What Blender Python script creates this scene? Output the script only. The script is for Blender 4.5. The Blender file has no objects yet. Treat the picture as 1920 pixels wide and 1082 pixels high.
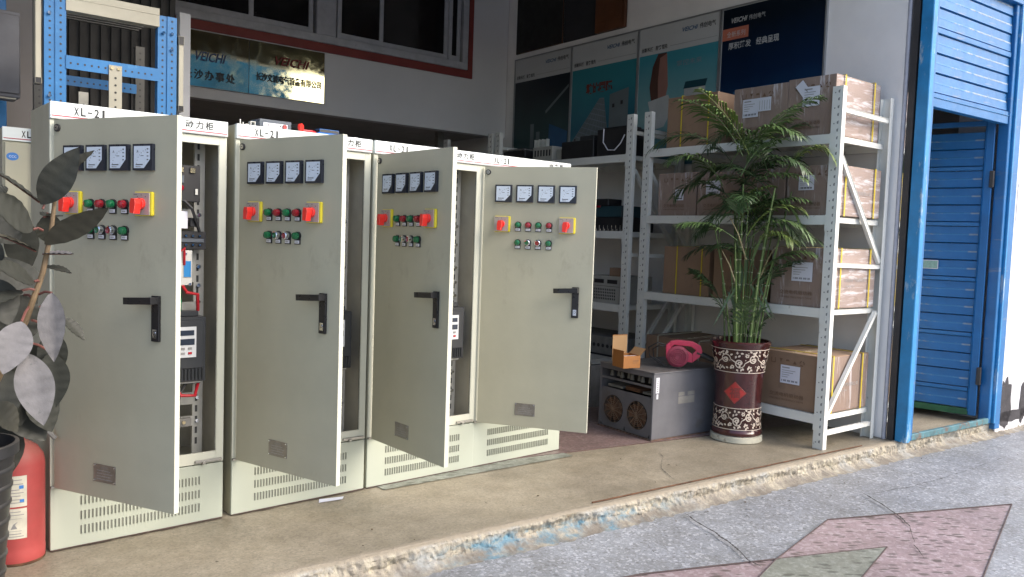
import bpy, bmesh, math, random
from math import sin, cos, pi, radians, sqrt, atan2
from mathutils import Vector, Matrix, noise
random.seed(7)
sc = bpy.context.scene
col = sc.collection

# ------------------------------------------------------------------ camera, light
def setup():
    f, yaw, pitch, roll, h = 1509.133, 0.7104, 0.0616, 0.0342, 1.3253
    fw = Vector((sin(yaw)*cos(pitch), cos(yaw)*cos(pitch), -sin(pitch)))
    r = Vector((cos(yaw), -sin(yaw), 0)); u = r.cross(fw)
    c, s = cos(roll), sin(roll)
    r2 = c*r+s*u; u2 = -s*r+c*u
    cd = bpy.data.cameras.new('camera'); cam = bpy.data.objects.new('camera', cd); col.objects.link(cam)
    m = Matrix((r2, u2, -fw)).transposed().to_4x4(); m.translation = Vector((0, 0, h))
    cam.matrix_world = m
    cd.sensor_width = 36; cd.lens = 36*f/1920; cd.clip_start = .05; cd.clip_end = 500
    sc.camera = cam
    w = bpy.data.worlds.new('World'); sc.world = w; w.use_nodes = True
    nt = w.node_tree; bg = nt.nodes['Background']
    sky = nt.nodes.new('ShaderNodeTexSky'); sky.sky_type = 'NISHITA'; sky.sun_disc = False
    SUN_EL, SUN_AZ = radians(38), radians(150)          # azimuth clockwise from +Y
    sky.sun_elevation = SUN_EL; sky.sun_rotation = SUN_AZ; sky.dust_density = 3.5; sky.ozone_density = 1.0
    nt.links.new(sky.outputs[0], bg.inputs[0]); bg.inputs[1].default_value = .15
    sl = bpy.data.lights.new('sun', 'SUN'); sl.energy = 1.15; sl.angle = radians(45); sl.color = (1, .95, .88)
    so = bpy.data.objects.new('sun', sl); col.objects.link(so)
    d = Vector((sin(SUN_AZ)*cos(SUN_EL), cos(SUN_AZ)*cos(SUN_EL), sin(SUN_EL)))
    so.rotation_euler = (-d).to_track_quat('-Z', 'Y').to_euler(); so.location = (2, -6, 12)
    vs = sc.view_settings; vs.view_transform = 'Standard'; vs.look = 'None'; vs.exposure = 1.27; vs.gamma = 1
    vs.use_curve_mapping = False
    sc.cycles.max_bounces = 8; sc.cycles.use_denoising = True
setup()

# ------------------------------------------------------------------ materials
MATS = {}
def mat(name, c=(.5, .5, .5), rough=.6, metal=0., var=.12, vs=4., fine=0., fs=120., bump=0., bs=60., spec=.5, dust=0., dustc=(.32, .29, .25), coat=0., stain=None, trans=0., bevel=0.):
    if name in MATS: return MATS[name]
    m = bpy.data.materials.new(name); m.use_nodes = True; nt = m.node_tree; N = nt.nodes; L = nt.links
    p = N['Principled BSDF']; p.inputs['Roughness'].default_value = rough; p.inputs['Metallic'].default_value = metal
    p.inputs['Specular IOR Level'].default_value = spec; p.inputs['Coat Weight'].default_value = coat
    p.inputs['Coat Roughness'].default_value = .15; p.inputs['Transmission Weight'].default_value = trans
    tc = N.new('ShaderNodeTexCoord'); co = tc.outputs['Object']
    def nz(scale, detail=4, rgh=.6, vec=None):
        n = N.new('ShaderNodeTexNoise'); n.inputs['Scale'].default_value = scale; n.inputs['Detail'].default_value = detail
        n.inputs['Roughness'].default_value = rgh; L.new(vec or co, n.inputs['Vector']); return n.outputs['Fac']
    def mr(v, a, b, c_, d_):
        n = N.new('ShaderNodeMapRange'); n.inputs[1].default_value = a; n.inputs[2].default_value = b
        n.inputs[3].default_value = c_; n.inputs[4].default_value = d_; L.new(v, n.inputs[0]); return n.outputs[0]
    def mul(a, b):
        n = N.new('ShaderNodeMath'); n.operation = 'MULTIPLY'
        L.new(a, n.inputs[0])
        if isinstance(b, float): n.inputs[1].default_value = b
        else: L.new(b, n.inputs[1])
        return n.outputs[0]
    v = mr(nz(vs), .3, .7, 1-var, 1+var)
    if fine: v = mul(v, mr(nz(fs, 2), .3, .7, 1-fine, 1+fine))
    rgb = N.new('ShaderNodeVectorMath'); rgb.operation = 'SCALE'; rgb.inputs[0].default_value = c; L.new(v, rgb.inputs['Scale'])
    out = rgb.outputs[0]
    def mix(a, bcol, fac):
        n = N.new('ShaderNodeMix'); n.data_type = 'RGBA'; L.new(fac, n.inputs[0]); L.new(a, n.inputs[6])
        if isinstance(bcol, tuple): n.inputs[7].default_value = (*bcol, 1)
        else: L.new(bcol, n.inputs[7])
        return n.outputs[2]
    if stain:      # (colour, scale, threshold, amount, stretch)
        sc_, ss, th, am, st = stain
        mp = N.new('ShaderNodeMapping'); mp.inputs['Scale'].default_value = st; L.new(co, mp.inputs['Vector'])
        out = mix(out, sc_, mul(mr(nz(ss, 6, .7, mp.outputs[0]), th, th+.08, 0, 1), am))
    if dust:
        g = N.new('ShaderNodeNewGeometry'); sx = N.new('ShaderNodeSeparateXYZ'); L.new(g.outputs['Normal'], sx.inputs[0])
        out = mix(out, dustc, mul(mul(mr(sx.outputs[2], .1, .9, .12, 1), mr(nz(9., 5), .3, .65, .4, 1)), dust))
    L.new(out, p.inputs['Base Color'])
    L.new(mr(nz(vs*3), .3, .7, max(0, rough-.08), min(1, rough+.08)), p.inputs['Roughness'])
    if bump:
        b = N.new('ShaderNodeBump'); b.inputs['Strength'].default_value = bump; b.inputs['Distance'].default_value = .01
        L.new(nz(bs, 5), b.inputs['Height']); L.new(b.outputs[0], p.inputs['Normal'])
    MATS[name] = m; m['_n'] = name
    return m

def terrazzo(name, base, chips, scale=75., dash=None, rough=.5, stains=(.75, 1.15), wash=.2):
    m = bpy.data.materials.new(name); m.use_nodes = True; nt = m.node_tree; N = nt.nodes; L = nt.links
    p = N['Principled BSDF']; p.inputs['Roughness'].default_value = rough
    tc = N.new('ShaderNodeTexCoord'); co = tc.outputs['Object']
    def ramp(fac, stops, interp='CONSTANT'):
        r = N.new('ShaderNodeValToRGB'); r.color_ramp.interpolation = interp
        e = r.color_ramp.elements
        while len(e) < len(stops): e.new(.5)
        for i, (pos, c) in enumerate(stops): e[i].position = pos; e[i].color = (*c, 1)
        L.new(fac, r.inputs[0]); return r.outputs[0]
    def vor(s, vec=co, rnd=1.):
        v = N.new('ShaderNodeTexVoronoi'); v.inputs['Scale'].default_value = s; v.inputs['Randomness'].default_value = rnd; L.new(vec, v.inputs['Vector']); return v
    def noise_(s, d=5, r=.6):
        n = N.new('ShaderNodeTexNoise'); n.inputs['Scale'].default_value = s; n.inputs['Detail'].default_value = d; n.inputs['Roughness'].default_value = r
        L.new(co, n.inputs['Vector']); return n.outputs['Fac']
    def mixc(a, b, f, mode='MIX'):
        n = N.new('ShaderNodeMix'); n.data_type = 'RGBA'; n.blend_type = mode
        if isinstance(f, float): n.inputs[0].default_value = f
        else: L.new(f, n.inputs[0])
        for k, x in ((6, a), (7, b)):
            if isinstance(x, tuple): n.inputs[k].default_value = (*x, 1)
            else: L.new(x, n.inputs[k])
        return n.outputs[2]
    v = vor(scale)
    sx = N.new('ShaderNodeSeparateColor'); L.new(v.outputs['Color'], sx.inputs[0])
    c = ramp(sx.outputs[0], chips)
    v2 = vor(scale*2.3); s2 = N.new('ShaderNodeSeparateColor'); L.new(v2.outputs['Color'], s2.inputs[0])
    c2 = ramp(s2.outputs[0], chips)
    c = mixc(c, c2, .35)
    c = mixc(c, base, wash)
    if dash:
        mp = N.new('ShaderNodeMapping'); mp.inputs['Rotation'].default_value = (0, 0, dash[3]); L.new(co, mp.inputs['Vector'])
        mp2 = N.new('ShaderNodeMapping'); mp2.inputs['Scale'].default_value = (dash[1], dash[1]*3.0, 1); L.new(mp.outputs[0], mp2.inputs['Vector'])
        dv = vor(1., mp2.outputs[0]); 
        lt = N.new('ShaderNodeMapRange'); lt.inputs[1].default_value = dash[2]; lt.inputs[2].default_value = dash[2]*.7; L.new(dv.outputs['Distance'], lt.inputs[0])
        s3 = N.new('ShaderNodeSeparateColor'); L.new(dv.outputs['Color'], s3.inputs[0])
        g = N.new('ShaderNodeMath'); g.operation = 'GREATER_THAN'; g.inputs[1].default_value = .35; L.new(s3.outputs[0], g.inputs[0])
        mm = N.new('ShaderNodeMath'); mm.operation = 'MULTIPLY'; L.new(lt.outputs[0], mm.inputs[0]); L.new(g.outputs[0], mm.inputs[1])
        m3 = N.new('ShaderNodeMath'); m3.operation = 'MULTIPLY'; L.new(mm.outputs[0], m3.inputs[0]); m3.inputs[1].default_value = .8
        c = mixc(c, dash[0], m3.outputs[0])
    st = ramp(noise_(1.3, 6, .65), [(.3, (stains[0],)*3), (.7, (stains[1],)*3)], 'LINEAR')
    c = mixc(c, st, 1., 'MULTIPLY')
    st2 = ramp(noise_(7, 6, .7), [(.35, (.84, .83, .8)), (.6, (1.05,)*3)], 'LINEAR')
    c = mixc(c, st2, 1., 'MULTIPLY')
    L.new(c, p.inputs['Base Color'])
    b = N.new('ShaderNodeBump'); b.inputs['Strength'].default_value = .25; b.inputs['Distance'].default_value = .004
    L.new(noise_(60, 4, .7), b.inputs['Height']); L.new(b.outputs[0], p.inputs['Normal'])
    MATS[name] = m
    return m

mat('cab_paint', (.43, .418, .32), .40, var=.06, vs=2.5, bump=.40, bs=2.6, stain=((.33, .30, .23), 4.5, .59, .45, (1, 1, .5)))
mat('cab_base', (.41, .445, .375), .42, var=.03, vs=2, bump=.04, bs=350, stain=((.40, .37, .30), 5, .66, .35, (1, 1, 1)))
mat('cab_edge', (.56, .57, .48), .4, var=.03)  # paler cabinet paint, gives frame and door edges a lit look
mat('cab_inside', (.33, .32, .28), .5, var=.12, vs=6)  # cabinet beige, darkened in colour for the shade inside
mat('header_white', (.78, .84, .84), .35, var=.02)
mat('red_line', (.45, .04, .07), .5)
mat('pink_line', (.75, .5, .55), .5)
mat('ink', (.02, .02, .022), .5, var=.05)
mat('ink_blue', (.03, .06, .15), .5, var=.05)
mat('ink_grey', (.28, .28, .28), .6)
mat('black_plastic', (.014, .014, .016), .3, var=.1)
mat('navy_bezel', (.018, .022, .035), .3, var=.1)
mat('dial', (.62, .70, .80), .25, var=.03)  # bluish tint stands in for sky reflected on the meter face
mat('switch_plate', (.42, .38, .36), .4, metal=.2, var=.04)
mat('yellow_plastic', (.75, .62, .03), .35, var=.05)
mat('red_knob', (.80, .035, .025), .35, var=.05)
mat('lens_green', (.004, .13, .045), .15, var=.05, coat=.6)
mat('lens_red', (.26, .008, .018), .15, var=.05, coat=.6)
mat('chrome', (.75, .76, .78), .12, metal=1, var=.03)
mat('steel', (.42, .41, .38), .35, metal=.9, var=.15, vs=20)
mat('nameplate', (.28, .26, .235), .35, metal=.7, var=.15, vs=30)
mat('rail_zinc', (.40, .395, .36), .45, metal=.3, var=.12, vs=15)
mat('vfd', (.03, .033, .037), .4, var=.1)
mat('vfd_panel', (.60, .62, .64), .4)
mat('lcd', (.02, .03, .05), .15)
mat('white_plastic', (.62, .62, .58), .4)
mat('blue_plastic', (.02, .13, .42), .4)
mat('bright_blue', (.03, .25, .60), .4)
mat('wire_red', (.45, .01, .02), .4)
mat('wire_green', (.01, .22, .08), .4)
mat('wire_yellow', (.6, .6, .05), .4)
mat('brass', (.6, .5, .3), .3, metal=1)
mat('rack_paint', (.72, .73, .69), .45, var=.05, vs=5, stain=((.33, .30, .25), 12, .62, .7, (1, 1, 1)))
mat('vent_shadow', (.20, .205, .175), .8)
mat('rack_slot', (.22, .23, .225), .8)
mat('rack_hole', (.05, .05, .05), .9)
mat('blue_steel', (.012, .14, .36), .42, var=.12, vs=6, stain=((.06, .22, .42), 12, .6, .5, (1, 1, 1)))
mat('cream_steel', (.34, .325, .26), .5, var=.1)
mat('dark_steel', (.07, .07, .065), .6, var=.2)
mat('strap', (.62, .48, .03), .4, var=.1)
mat('rope', (.40, .36, .28), .8)
mat('label', (.68, .69, .76), .5, var=.04)
mat('tape', (.48, .38, .25), .25, var=.1)
mat('pot_glaze', (.050, .012, .013), .16, var=.25, vs=12, coat=.5)
mat('pot_dark', (.035, .010, .008), .25, var=.2)
mat('pot_cream', (.58, .50, .42), .5, var=.12, vs=30)
mat('pot_red', (.42, .03, .026), .45, var=.15, vs=20, bump=.3, bs=90)
mat('pot_base', (.50, .49, .40), .5, var=.12, vs=8, stain=((.15, .10, .06), 14, .58, .8, (1, 1, 1)))
mat('soil', (.06, .045, .03), .95, var=.4, vs=30, bump=.8, bs=60)
mat('cane', (.10, .16, .045), .5, var=.35, vs=14)
mat('cane_ring', (.40, .42, .28), .6, var=.2)
mat('frond_a', (.038, .075, .026), .42, var=.35, vs=6)
mat('frond_b', (.068, .118, .036), .42, var=.35, vs=6)
mat('frond_c', (.14, .20, .05), .42, var=.3, vs=6)
mat('frond_dry', (.32, .27, .14), .6, var=.3, vs=6)
mat('ficus', (.022, .024, .018), .62, var=.25, vs=9, dust=.14, dustc=(.12, .12, .11), bump=.15, bs=30)
mat('ficus_dusty', (.12, .117, .118), .85, var=.26, vs=14, dust=.5, dustc=(.26, .25, .27), stain=((.05, .055, .055), 13, .63, .85, (1, 1, 1)), bump=.2, bs=40)
mat('ficus_under', (.050, .048, .034), .75, var=.22, vs=9)
mat('ficus_stem', (.16, .11, .06), .7, var=.3, vs=20)
mat('petiole', (.16, .06, .05), .6, var=.3, vs=10)
mat('pot_black', (.014, .015, .018), .35, var=.3, dust=.25)
mat('ext_red', (.40, .055, .055), .6, var=.15, vs=7, dust=.75, dustc=(.24, .17, .13), stain=((.30, .10, .09), 30, .66, .5, (1, 1, 1)))
mat('ext_label', (.58, .56, .47), .6, var=.18, vs=14)
mat('unit_grey', (.125, .128, .145), .55, var=.16, vs=5, dust=.75, dustc=(.12, .105, .085), stain=((.10, .09, .07), 3.5, .6, .5, (1, 1, 1)))
mat('rust', (.10, .045, .022), .8, var=.5, vs=20)
mat('rust_wire', (.15, .10, .065), .7, var=.3)
mat('dusty_grey', (.20, .195, .18), .7, var=.25, vs=10)
mat('device_white', (.36, .36, .33), .6, var=.12, vs=8, dust=.3)
mat('device_black', (.018, .018, .02), .5, var=.2)
mat('device_teal', (.02, .06, .075), .5)
mat('carton_orange', (.36, .15, .04), .65, var=.06)
mat('carton_inner', (.44, .27, .13), .8, var=.05)
mat('pink_blower', (.46, .022, .07), .42, var=.12, vs=12, dust=.25)
mat('pink_blower_dull', (.26, .035, .065), .6, var=.2, vs=15)
mat('rubber', (.015, .015, .015), .6)
mat('wall_white', (.84, .82, .80), .8, var=.05, vs=2.5, bump=.12, bs=70, stain=((.40, .39, .36), 9, .70, .5, (1, 1, 1)))
mat('wall_old', (.60, .605, .64), .85, var=.07, vs=3, bump=.35, bs=40, stain=((.42, .41, .40), 5, .60, .55, (1.6, 1.6, 1)))
mat('wall_stain', (.045, .043, .05), .9, var=.3, vs=20)
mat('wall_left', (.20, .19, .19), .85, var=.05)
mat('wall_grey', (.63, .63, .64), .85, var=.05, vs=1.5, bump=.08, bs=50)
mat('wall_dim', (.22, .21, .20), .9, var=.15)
mat('ceiling_c', (.42, .41, .40), .9, var=.1)
mat('corner_trim', (.40, .41, .47), .5, var=.1, vs=20)
mat('window_frame', (.40, .41, .44), .75, var=.14, vs=9, stain=((.30, .30, .33), 12, .62, .6, (1, 1, 1)))
mat('frame_red', (.20, .035, .03), .6, var=.12)
mat('wood_brown', (.12, .042, .015), .55, var=.25, vs=3)
mat('door_dark', (.030, .030, .033), .5)
mat('poster_white', (.50, .51, .51), .4, var=.02)
mat('alu', (.35, .36, .37), .4, metal=.6)
mat('guide_black', (.035, .034, .036), .6, var=.2)
mat('shutter_blue', (.004, .130, .36), .45, var=.14, vs=5, stain=((.16, .20, .27), 7, .60, .6, (.5, .5, 3)), bump=.35, bs=5, dust=.25, dustc=(.26, .25, .27))
mat('leaf_blue_shaded', (.004, .115, .33), .5, var=.16, vs=5, stain=((.05, .15, .28), 7, .60, .6, (.6, .6, 2.5)), bump=.35, bs=5, dust=.2, dustc=(.16, .17, .19))  # door leaf blue, darkened to give the shade inside the doorway
mat('shutter_ridge', (.20, .27, .36), .6, var=.3, vs=14, stain=((.02, .16, .38), 5, .46, .95, (1.2, 1, 1)))
mat('shutter_light', (.018, .215, .48), .5, var=.18, vs=6, stain=((.42, .50, .55), 9, .57, .75, (1, 1, .35)))
mat('green_paint', (.015, .09, .04), .6, var=.3, vs=8)
mat('sill_metal', (.06, .16, .19), .6, var=.3, vs=12, stain=((.14, .07, .04), 14, .52, .8, (1, 1, 1)))
mat('crack', (.05, .045, .045), .9)
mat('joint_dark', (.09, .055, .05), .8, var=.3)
mat('joint_grey', (.07, .05, .05), .8)
mat('paper', (.72, .74, .85), .7)
mat('sticker_blue', (.05, .22, .62), .5)
mat('sticker_green', (.22, .38, .34), .5, var=.2, vs=60)
mat('opp_wall', (.42, .40, .36), .9, var=.15)
mat('opp_glass', (.04, .05, .06), .1)
mat('leaf_litter', (.07, .05, .03), .9)
mat('corrugated_dark', (.014, .013, .012), .7, var=.3)
terrazzo('street_terrazzo', (.235, .25, .275), [(0, (.19, .20, .215)), (.30, (.22, .235, .255)), (.58, (.275, .295, .33)), (.82, (.47, .49, .54)), (.94, (.09, .09, .095))], 80, stains=(.78, 1.15))
terrazzo('pink_terrazzo', (.285, .222, .235), [(0, (.235, .18, .19)), (.4, (.29, .225, .24)), (.8, (.42, .37, .39))], 60, dash=((.085, .07, .06), 13., .40, .65), wash=.35)
terrazzo('green_terrazzo', (.22, .235, .205), [(0, (.17, .18, .155)), (.4, (.22, .235, .205)), (.8, (.32, .34, .31))], 60, dash=((.075, .08, .065), 13., .40, .65), wash=.35)
terrazzo('inner_terrazzo', (.21, .15, .145), [(0, (.15, .105, .10)), (.4, (.22, .155, .15)), (.8, (.30, .24, .23))], 60, dash=((.09, .07, .06), 20., .30, .1), rough=.35)
terrazzo('platform_floor', (.30, .262, .195), [(0, (.15, .135, .11)), (.22, (.27, .24, .185)), (.75, (.36, .32, .25))], 110, rough=.5, stains=(.62, 1.12), wash=.45)

def special_mats():
    # cardboard under stretch film: glossy coat, white haze and glare streaked into the colour
    for nm, base, st, film in (('cardboard', (.265, .17, .11), (1, 1, 1), 0), ('cardboard_wrapped', (.25, .165, .12), (11, 11, 1.1), 1), ('cardboard_film', (.32, .235, .20), (2.2, 2.2, 17), 2)):
        m = mat(nm, base, .75, var=.14, vs=3, bump=.25, bs=7, stain=((.17, .12, .085), 5, .60, .35, (1, 1, 1)), dust=.3, dustc=(.32, .27, .22))
        nt = m.node_tree; N = nt.nodes; L = nt.links; p = N['Principled BSDF']
        if film:
            tc = N.new('ShaderNodeTexCoord'); mp = N.new('ShaderNodeMapping'); mp.inputs['Scale'].default_value = st
            mp.inputs['Rotation'].default_value = (.12, .1, .2); L.new(tc.outputs['Object'], mp.inputs['Vector'])
            n = N.new('ShaderNodeTexNoise'); n.inputs['Scale'].default_value = 1.6; n.inputs['Detail'].default_value = 6; n.inputs['Roughness'].default_value = .7; n.inputs['Distortion'].default_value = .6
            L.new(mp.outputs[0], n.inputs['Vector'])
            r = N.new('ShaderNodeMapRange'); r.inputs[1].default_value = .56 if film == 1 else .50; r.inputs[2].default_value = .68 if film == 1 else .66; r.inputs[3].default_value = .04; r.inputs[4].default_value = .6 if film == 1 else .75
            L.new(n.outputs['Fac'], r.inputs[0])
            mx = N.new('ShaderNodeMix'); mx.data_type = 'RGBA'; L.new(r.outputs[0], mx.inputs[0])
            src = p.inputs['Base Color'].links[0].from_socket; L.new(src, mx.inputs[6]); mx.inputs[7].default_value = (.80, .78, .82, 1)
            L.new(mx.outputs[2], p.inputs['Base Color'])
            b = N.new('ShaderNodeBump'); b.inputs['Strength'].default_value = 1.; b.inputs['Distance'].default_value = .05
            L.new(n.outputs['Fac'], b.inputs['Height'])
            p.inputs['Coat Weight'].default_value = .9; p.inputs['Coat Roughness'].default_value = .12
            L.new(b.outputs[0], p.inputs['Coat Normal'])
    # kerb plaster: cream, brown streaks, flaking blue paint on one stretch
    m = bpy.data.materials.new('kerb_plaster'); m.use_nodes = True; MATS['kerb_plaster'] = m
    nt = m.node_tree; N = nt.nodes; L = nt.links; p = N['Principled BSDF']; p.inputs['Roughness'].default_value = .85
    tc = N.new('ShaderNodeTexCoord'); co = tc.outputs['Object']
    def nz(s, st, d=6, r=.7):
        mp = N.new('ShaderNodeMapping'); mp.inputs['Scale'].default_value = st; L.new(co, mp.inputs['Vector'])
        n = N.new('ShaderNodeTexNoise'); n.inputs['Scale'].default_value = s; n.inputs['Detail'].default_value = d; n.inputs['Roughness'].default_value = r
        L.new(mp.outputs[0], n.inputs['Vector']); return n.outputs['Fac']
    def mr(v, a, b, lo=0, hi=1):
        n = N.new('ShaderNodeMapRange'); n.inputs[1].default_value = a; n.inputs[2].default_value = b; n.inputs[3].default_value = lo; n.inputs[4].default_value = hi; L.new(v, n.inputs[0]); return n.outputs[0]
    def mul(a, b):
        n = N.new('ShaderNodeMath'); n.operation = 'MULTIPLY'; L.new(a, n.inputs[0]); L.new(b, n.inputs[1]); return n.outputs[0]
    def mix(a, b, f):
        n = N.new('ShaderNodeMix'); n.data_type = 'RGBA'; L.new(f, n.inputs[0])
        for k, x in ((6, a), (7, b)):
            if isinstance(x, tuple): n.inputs[k].default_value = (*x, 1)
            else: L.new(x, n.inputs[k])
        return n.outputs[2]
    c = mix((.25, .225, .185), (.40, .365, .285), mr(nz(13, (1.6, 1, .4)), .42, .60)); c = mix(c, (.16, .14, .11), mr(nz(26, (1, 1, 1)), .60, .74))
    c = mix(c, (.20, .12, .05), mul(mr(nz(3, (2, 1, .4)), .58, .68), mr(nz(20, (1, 1, .3)), .4, .6)))
    c = mix(c, (.33, .33, .31), mr(nz(3.2, (1, 1, 1)), .50, .60))
    sx = N.new('ShaderNodeSeparateXYZ'); L.new(co, sx.inputs[0])
    band = mul(mr(sx.outputs[0], -4.65, -4.3), mr(sx.outputs[0], -2.9, -3.4))
    c = mix(c, (.07, .20, .29), mul(mul(band, mr(nz(7, (1, 1, 1.6)), .44, .58, 0, .85)), mr(sx.outputs[2], -.02, -.05)))
    c = mix(c, (.27, .235, .18), mr(sx.outputs[2], -.012, -.002)); c = mix(c, (.17, .15, .125), mul(mr(sx.outputs[2], -.06, -.085), mr(nz(9, (1, 1, 1)), .35, .6)))
    L.new(c, p.inputs['Base Color'])
    b = N.new('ShaderNodeBump'); b.inputs['Strength'].default_value = .9; b.inputs['Distance'].default_value = .015
    L.new(nz(16, (1, 1, 1)), b.inputs['Height']); L.new(b.outputs[0], p.inputs['Normal'])
    # polished brass plaque
    m = mat('brass_mirror', (.72, .66, .42), .04, metal=1, var=.03, bump=.012, bs=2.5)
    m2 = mat('brass_mirror_b', (.80, .78, .50), .04, metal=1, var=.03, bump=.012, bs=2.2)
    # window glass
    for nm, c in (('dark_glass', (.012, .012, .014)),):
        mat(nm, c, .12, var=.3, vs=1.5)
    # posters
    def grad(nm, stops, w=None, noise_amt=.0):
        m = bpy.data.materials.new(nm); m.use_nodes = True; MATS[nm] = m
        nt = m.node_tree; N = nt.nodes; L = nt.links; p = N['Principled BSDF']; p.inputs['Roughness'].default_value = .3
        tc = N.new('ShaderNodeTexCoord'); sx = N.new('ShaderNodeSeparateXYZ'); L.new(tc.outputs['Generated'], sx.inputs[0])
        n = N.new('ShaderNodeTexNoise'); n.inputs['Scale'].default_value = 3; n.inputs['Detail'].default_value = 5; L.new(tc.outputs['Generated'], n.inputs['Vector'])
        a = N.new('ShaderNodeMath'); a.operation = 'MULTIPLY_ADD'; L.new(n.outputs['Fac'], a.inputs[0]); a.inputs[1].default_value = noise_amt; L.new(sx.outputs[2], a.inputs[2])
        r = N.new('ShaderNodeValToRGB'); e = r.color_ramp.elements
        while len(e) < len(stops): e.new(.5)
        for i, (pos, c) in enumerate(stops): e[i].position = pos; e[i].color = (*c, 1)
        L.new(a.outputs[0], r.inputs[0]); L.new(r.outputs[0], p.inputs['Base Color'])
    grad('print_space', [(.0, (.10, .13, .14)), (.3, (.06, .10, .11)), (.6, (.012, .05, .05)), (1, (.004, .012, .018))], noise_amt=.35)
    grad('print_teal', [(.0, (.03, .16, .22)), (.35, (.07, .24, .27)), (.6, (.01, .11, .17)), (1, (.03, .21, .25))], noise_amt=.4)
    grad('print_sea', [(.0, (.004, .02, .08)), (.20, (.06, .20, .24)), (.5, (.22, .38, .38)), (1, (.05, .26, .32))], noise_amt=.15)
    grad('print_navy', [(.0, (.01, .14, .25)), (.4, (.005, .05, .13)), (.65, (.002, .016, .055)), (1, (.001, .006, .014))], noise_amt=.2)
    # opposite building, blue sheet cladding with pale noise patches
    mat('opp_blue', (.03, .17, .34), .6, var=.3, vs=1.2, stain=((.60, .62, .50), 1.5, .56, .9, (1, 1, 1)))
special_mats()
mat('sail_dark', (.09, .04, .03), .4); mat('sail_pink', (.30, .15, .12), .4); mat('print_white', (.45, .46, .45), .4); mat('print_steel', (.14, .17, .18), .4)
mat('print_darkteal', (.008, .05, .07), .4); mat('print_red', (.17, .03, .02), .4); mat('print_salmon', (.50, .16, .10), .4); mat('print_grid', (.20, .24, .28), .4)
mat('print_brown', (.15, .085, .05), .7, var=.2, vs=40); mat('print_blue', (.02, .09, .20), .4)
mat('clear_box', (.25, .28, .32), .15, var=.1, trans=.5)

# ------------------------------------------------------------------ mesh builder
_tc = {}
def text2d(s, shear=0., bold=0.):
    k = (s, shear, bold)
    if k in _tc: return _tc[k]
    cu = bpy.data.curves.new('t', 'FONT'); cu.body = s; cu.shear = shear; cu.offset = bold; cu.resolution_u = 2; cu.align_x = 'LEFT'
    o = bpy.data.objects.new('t', cu); col.objects.link(o); dg = bpy.context.evaluated_depsgraph_get()
    me = bpy.data.meshes.new_from_object(o.evaluated_get(dg))
    vs = [(v.co.x, v.co.y) for v in me.vertices]; fs = [tuple(p.vertices) for p in me.polygons]
    bpy.data.objects.remove(o); bpy.data.curves.remove(cu); bpy.data.meshes.remove(me)
    _tc[k] = (vs, fs); return _tc[k]

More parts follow.
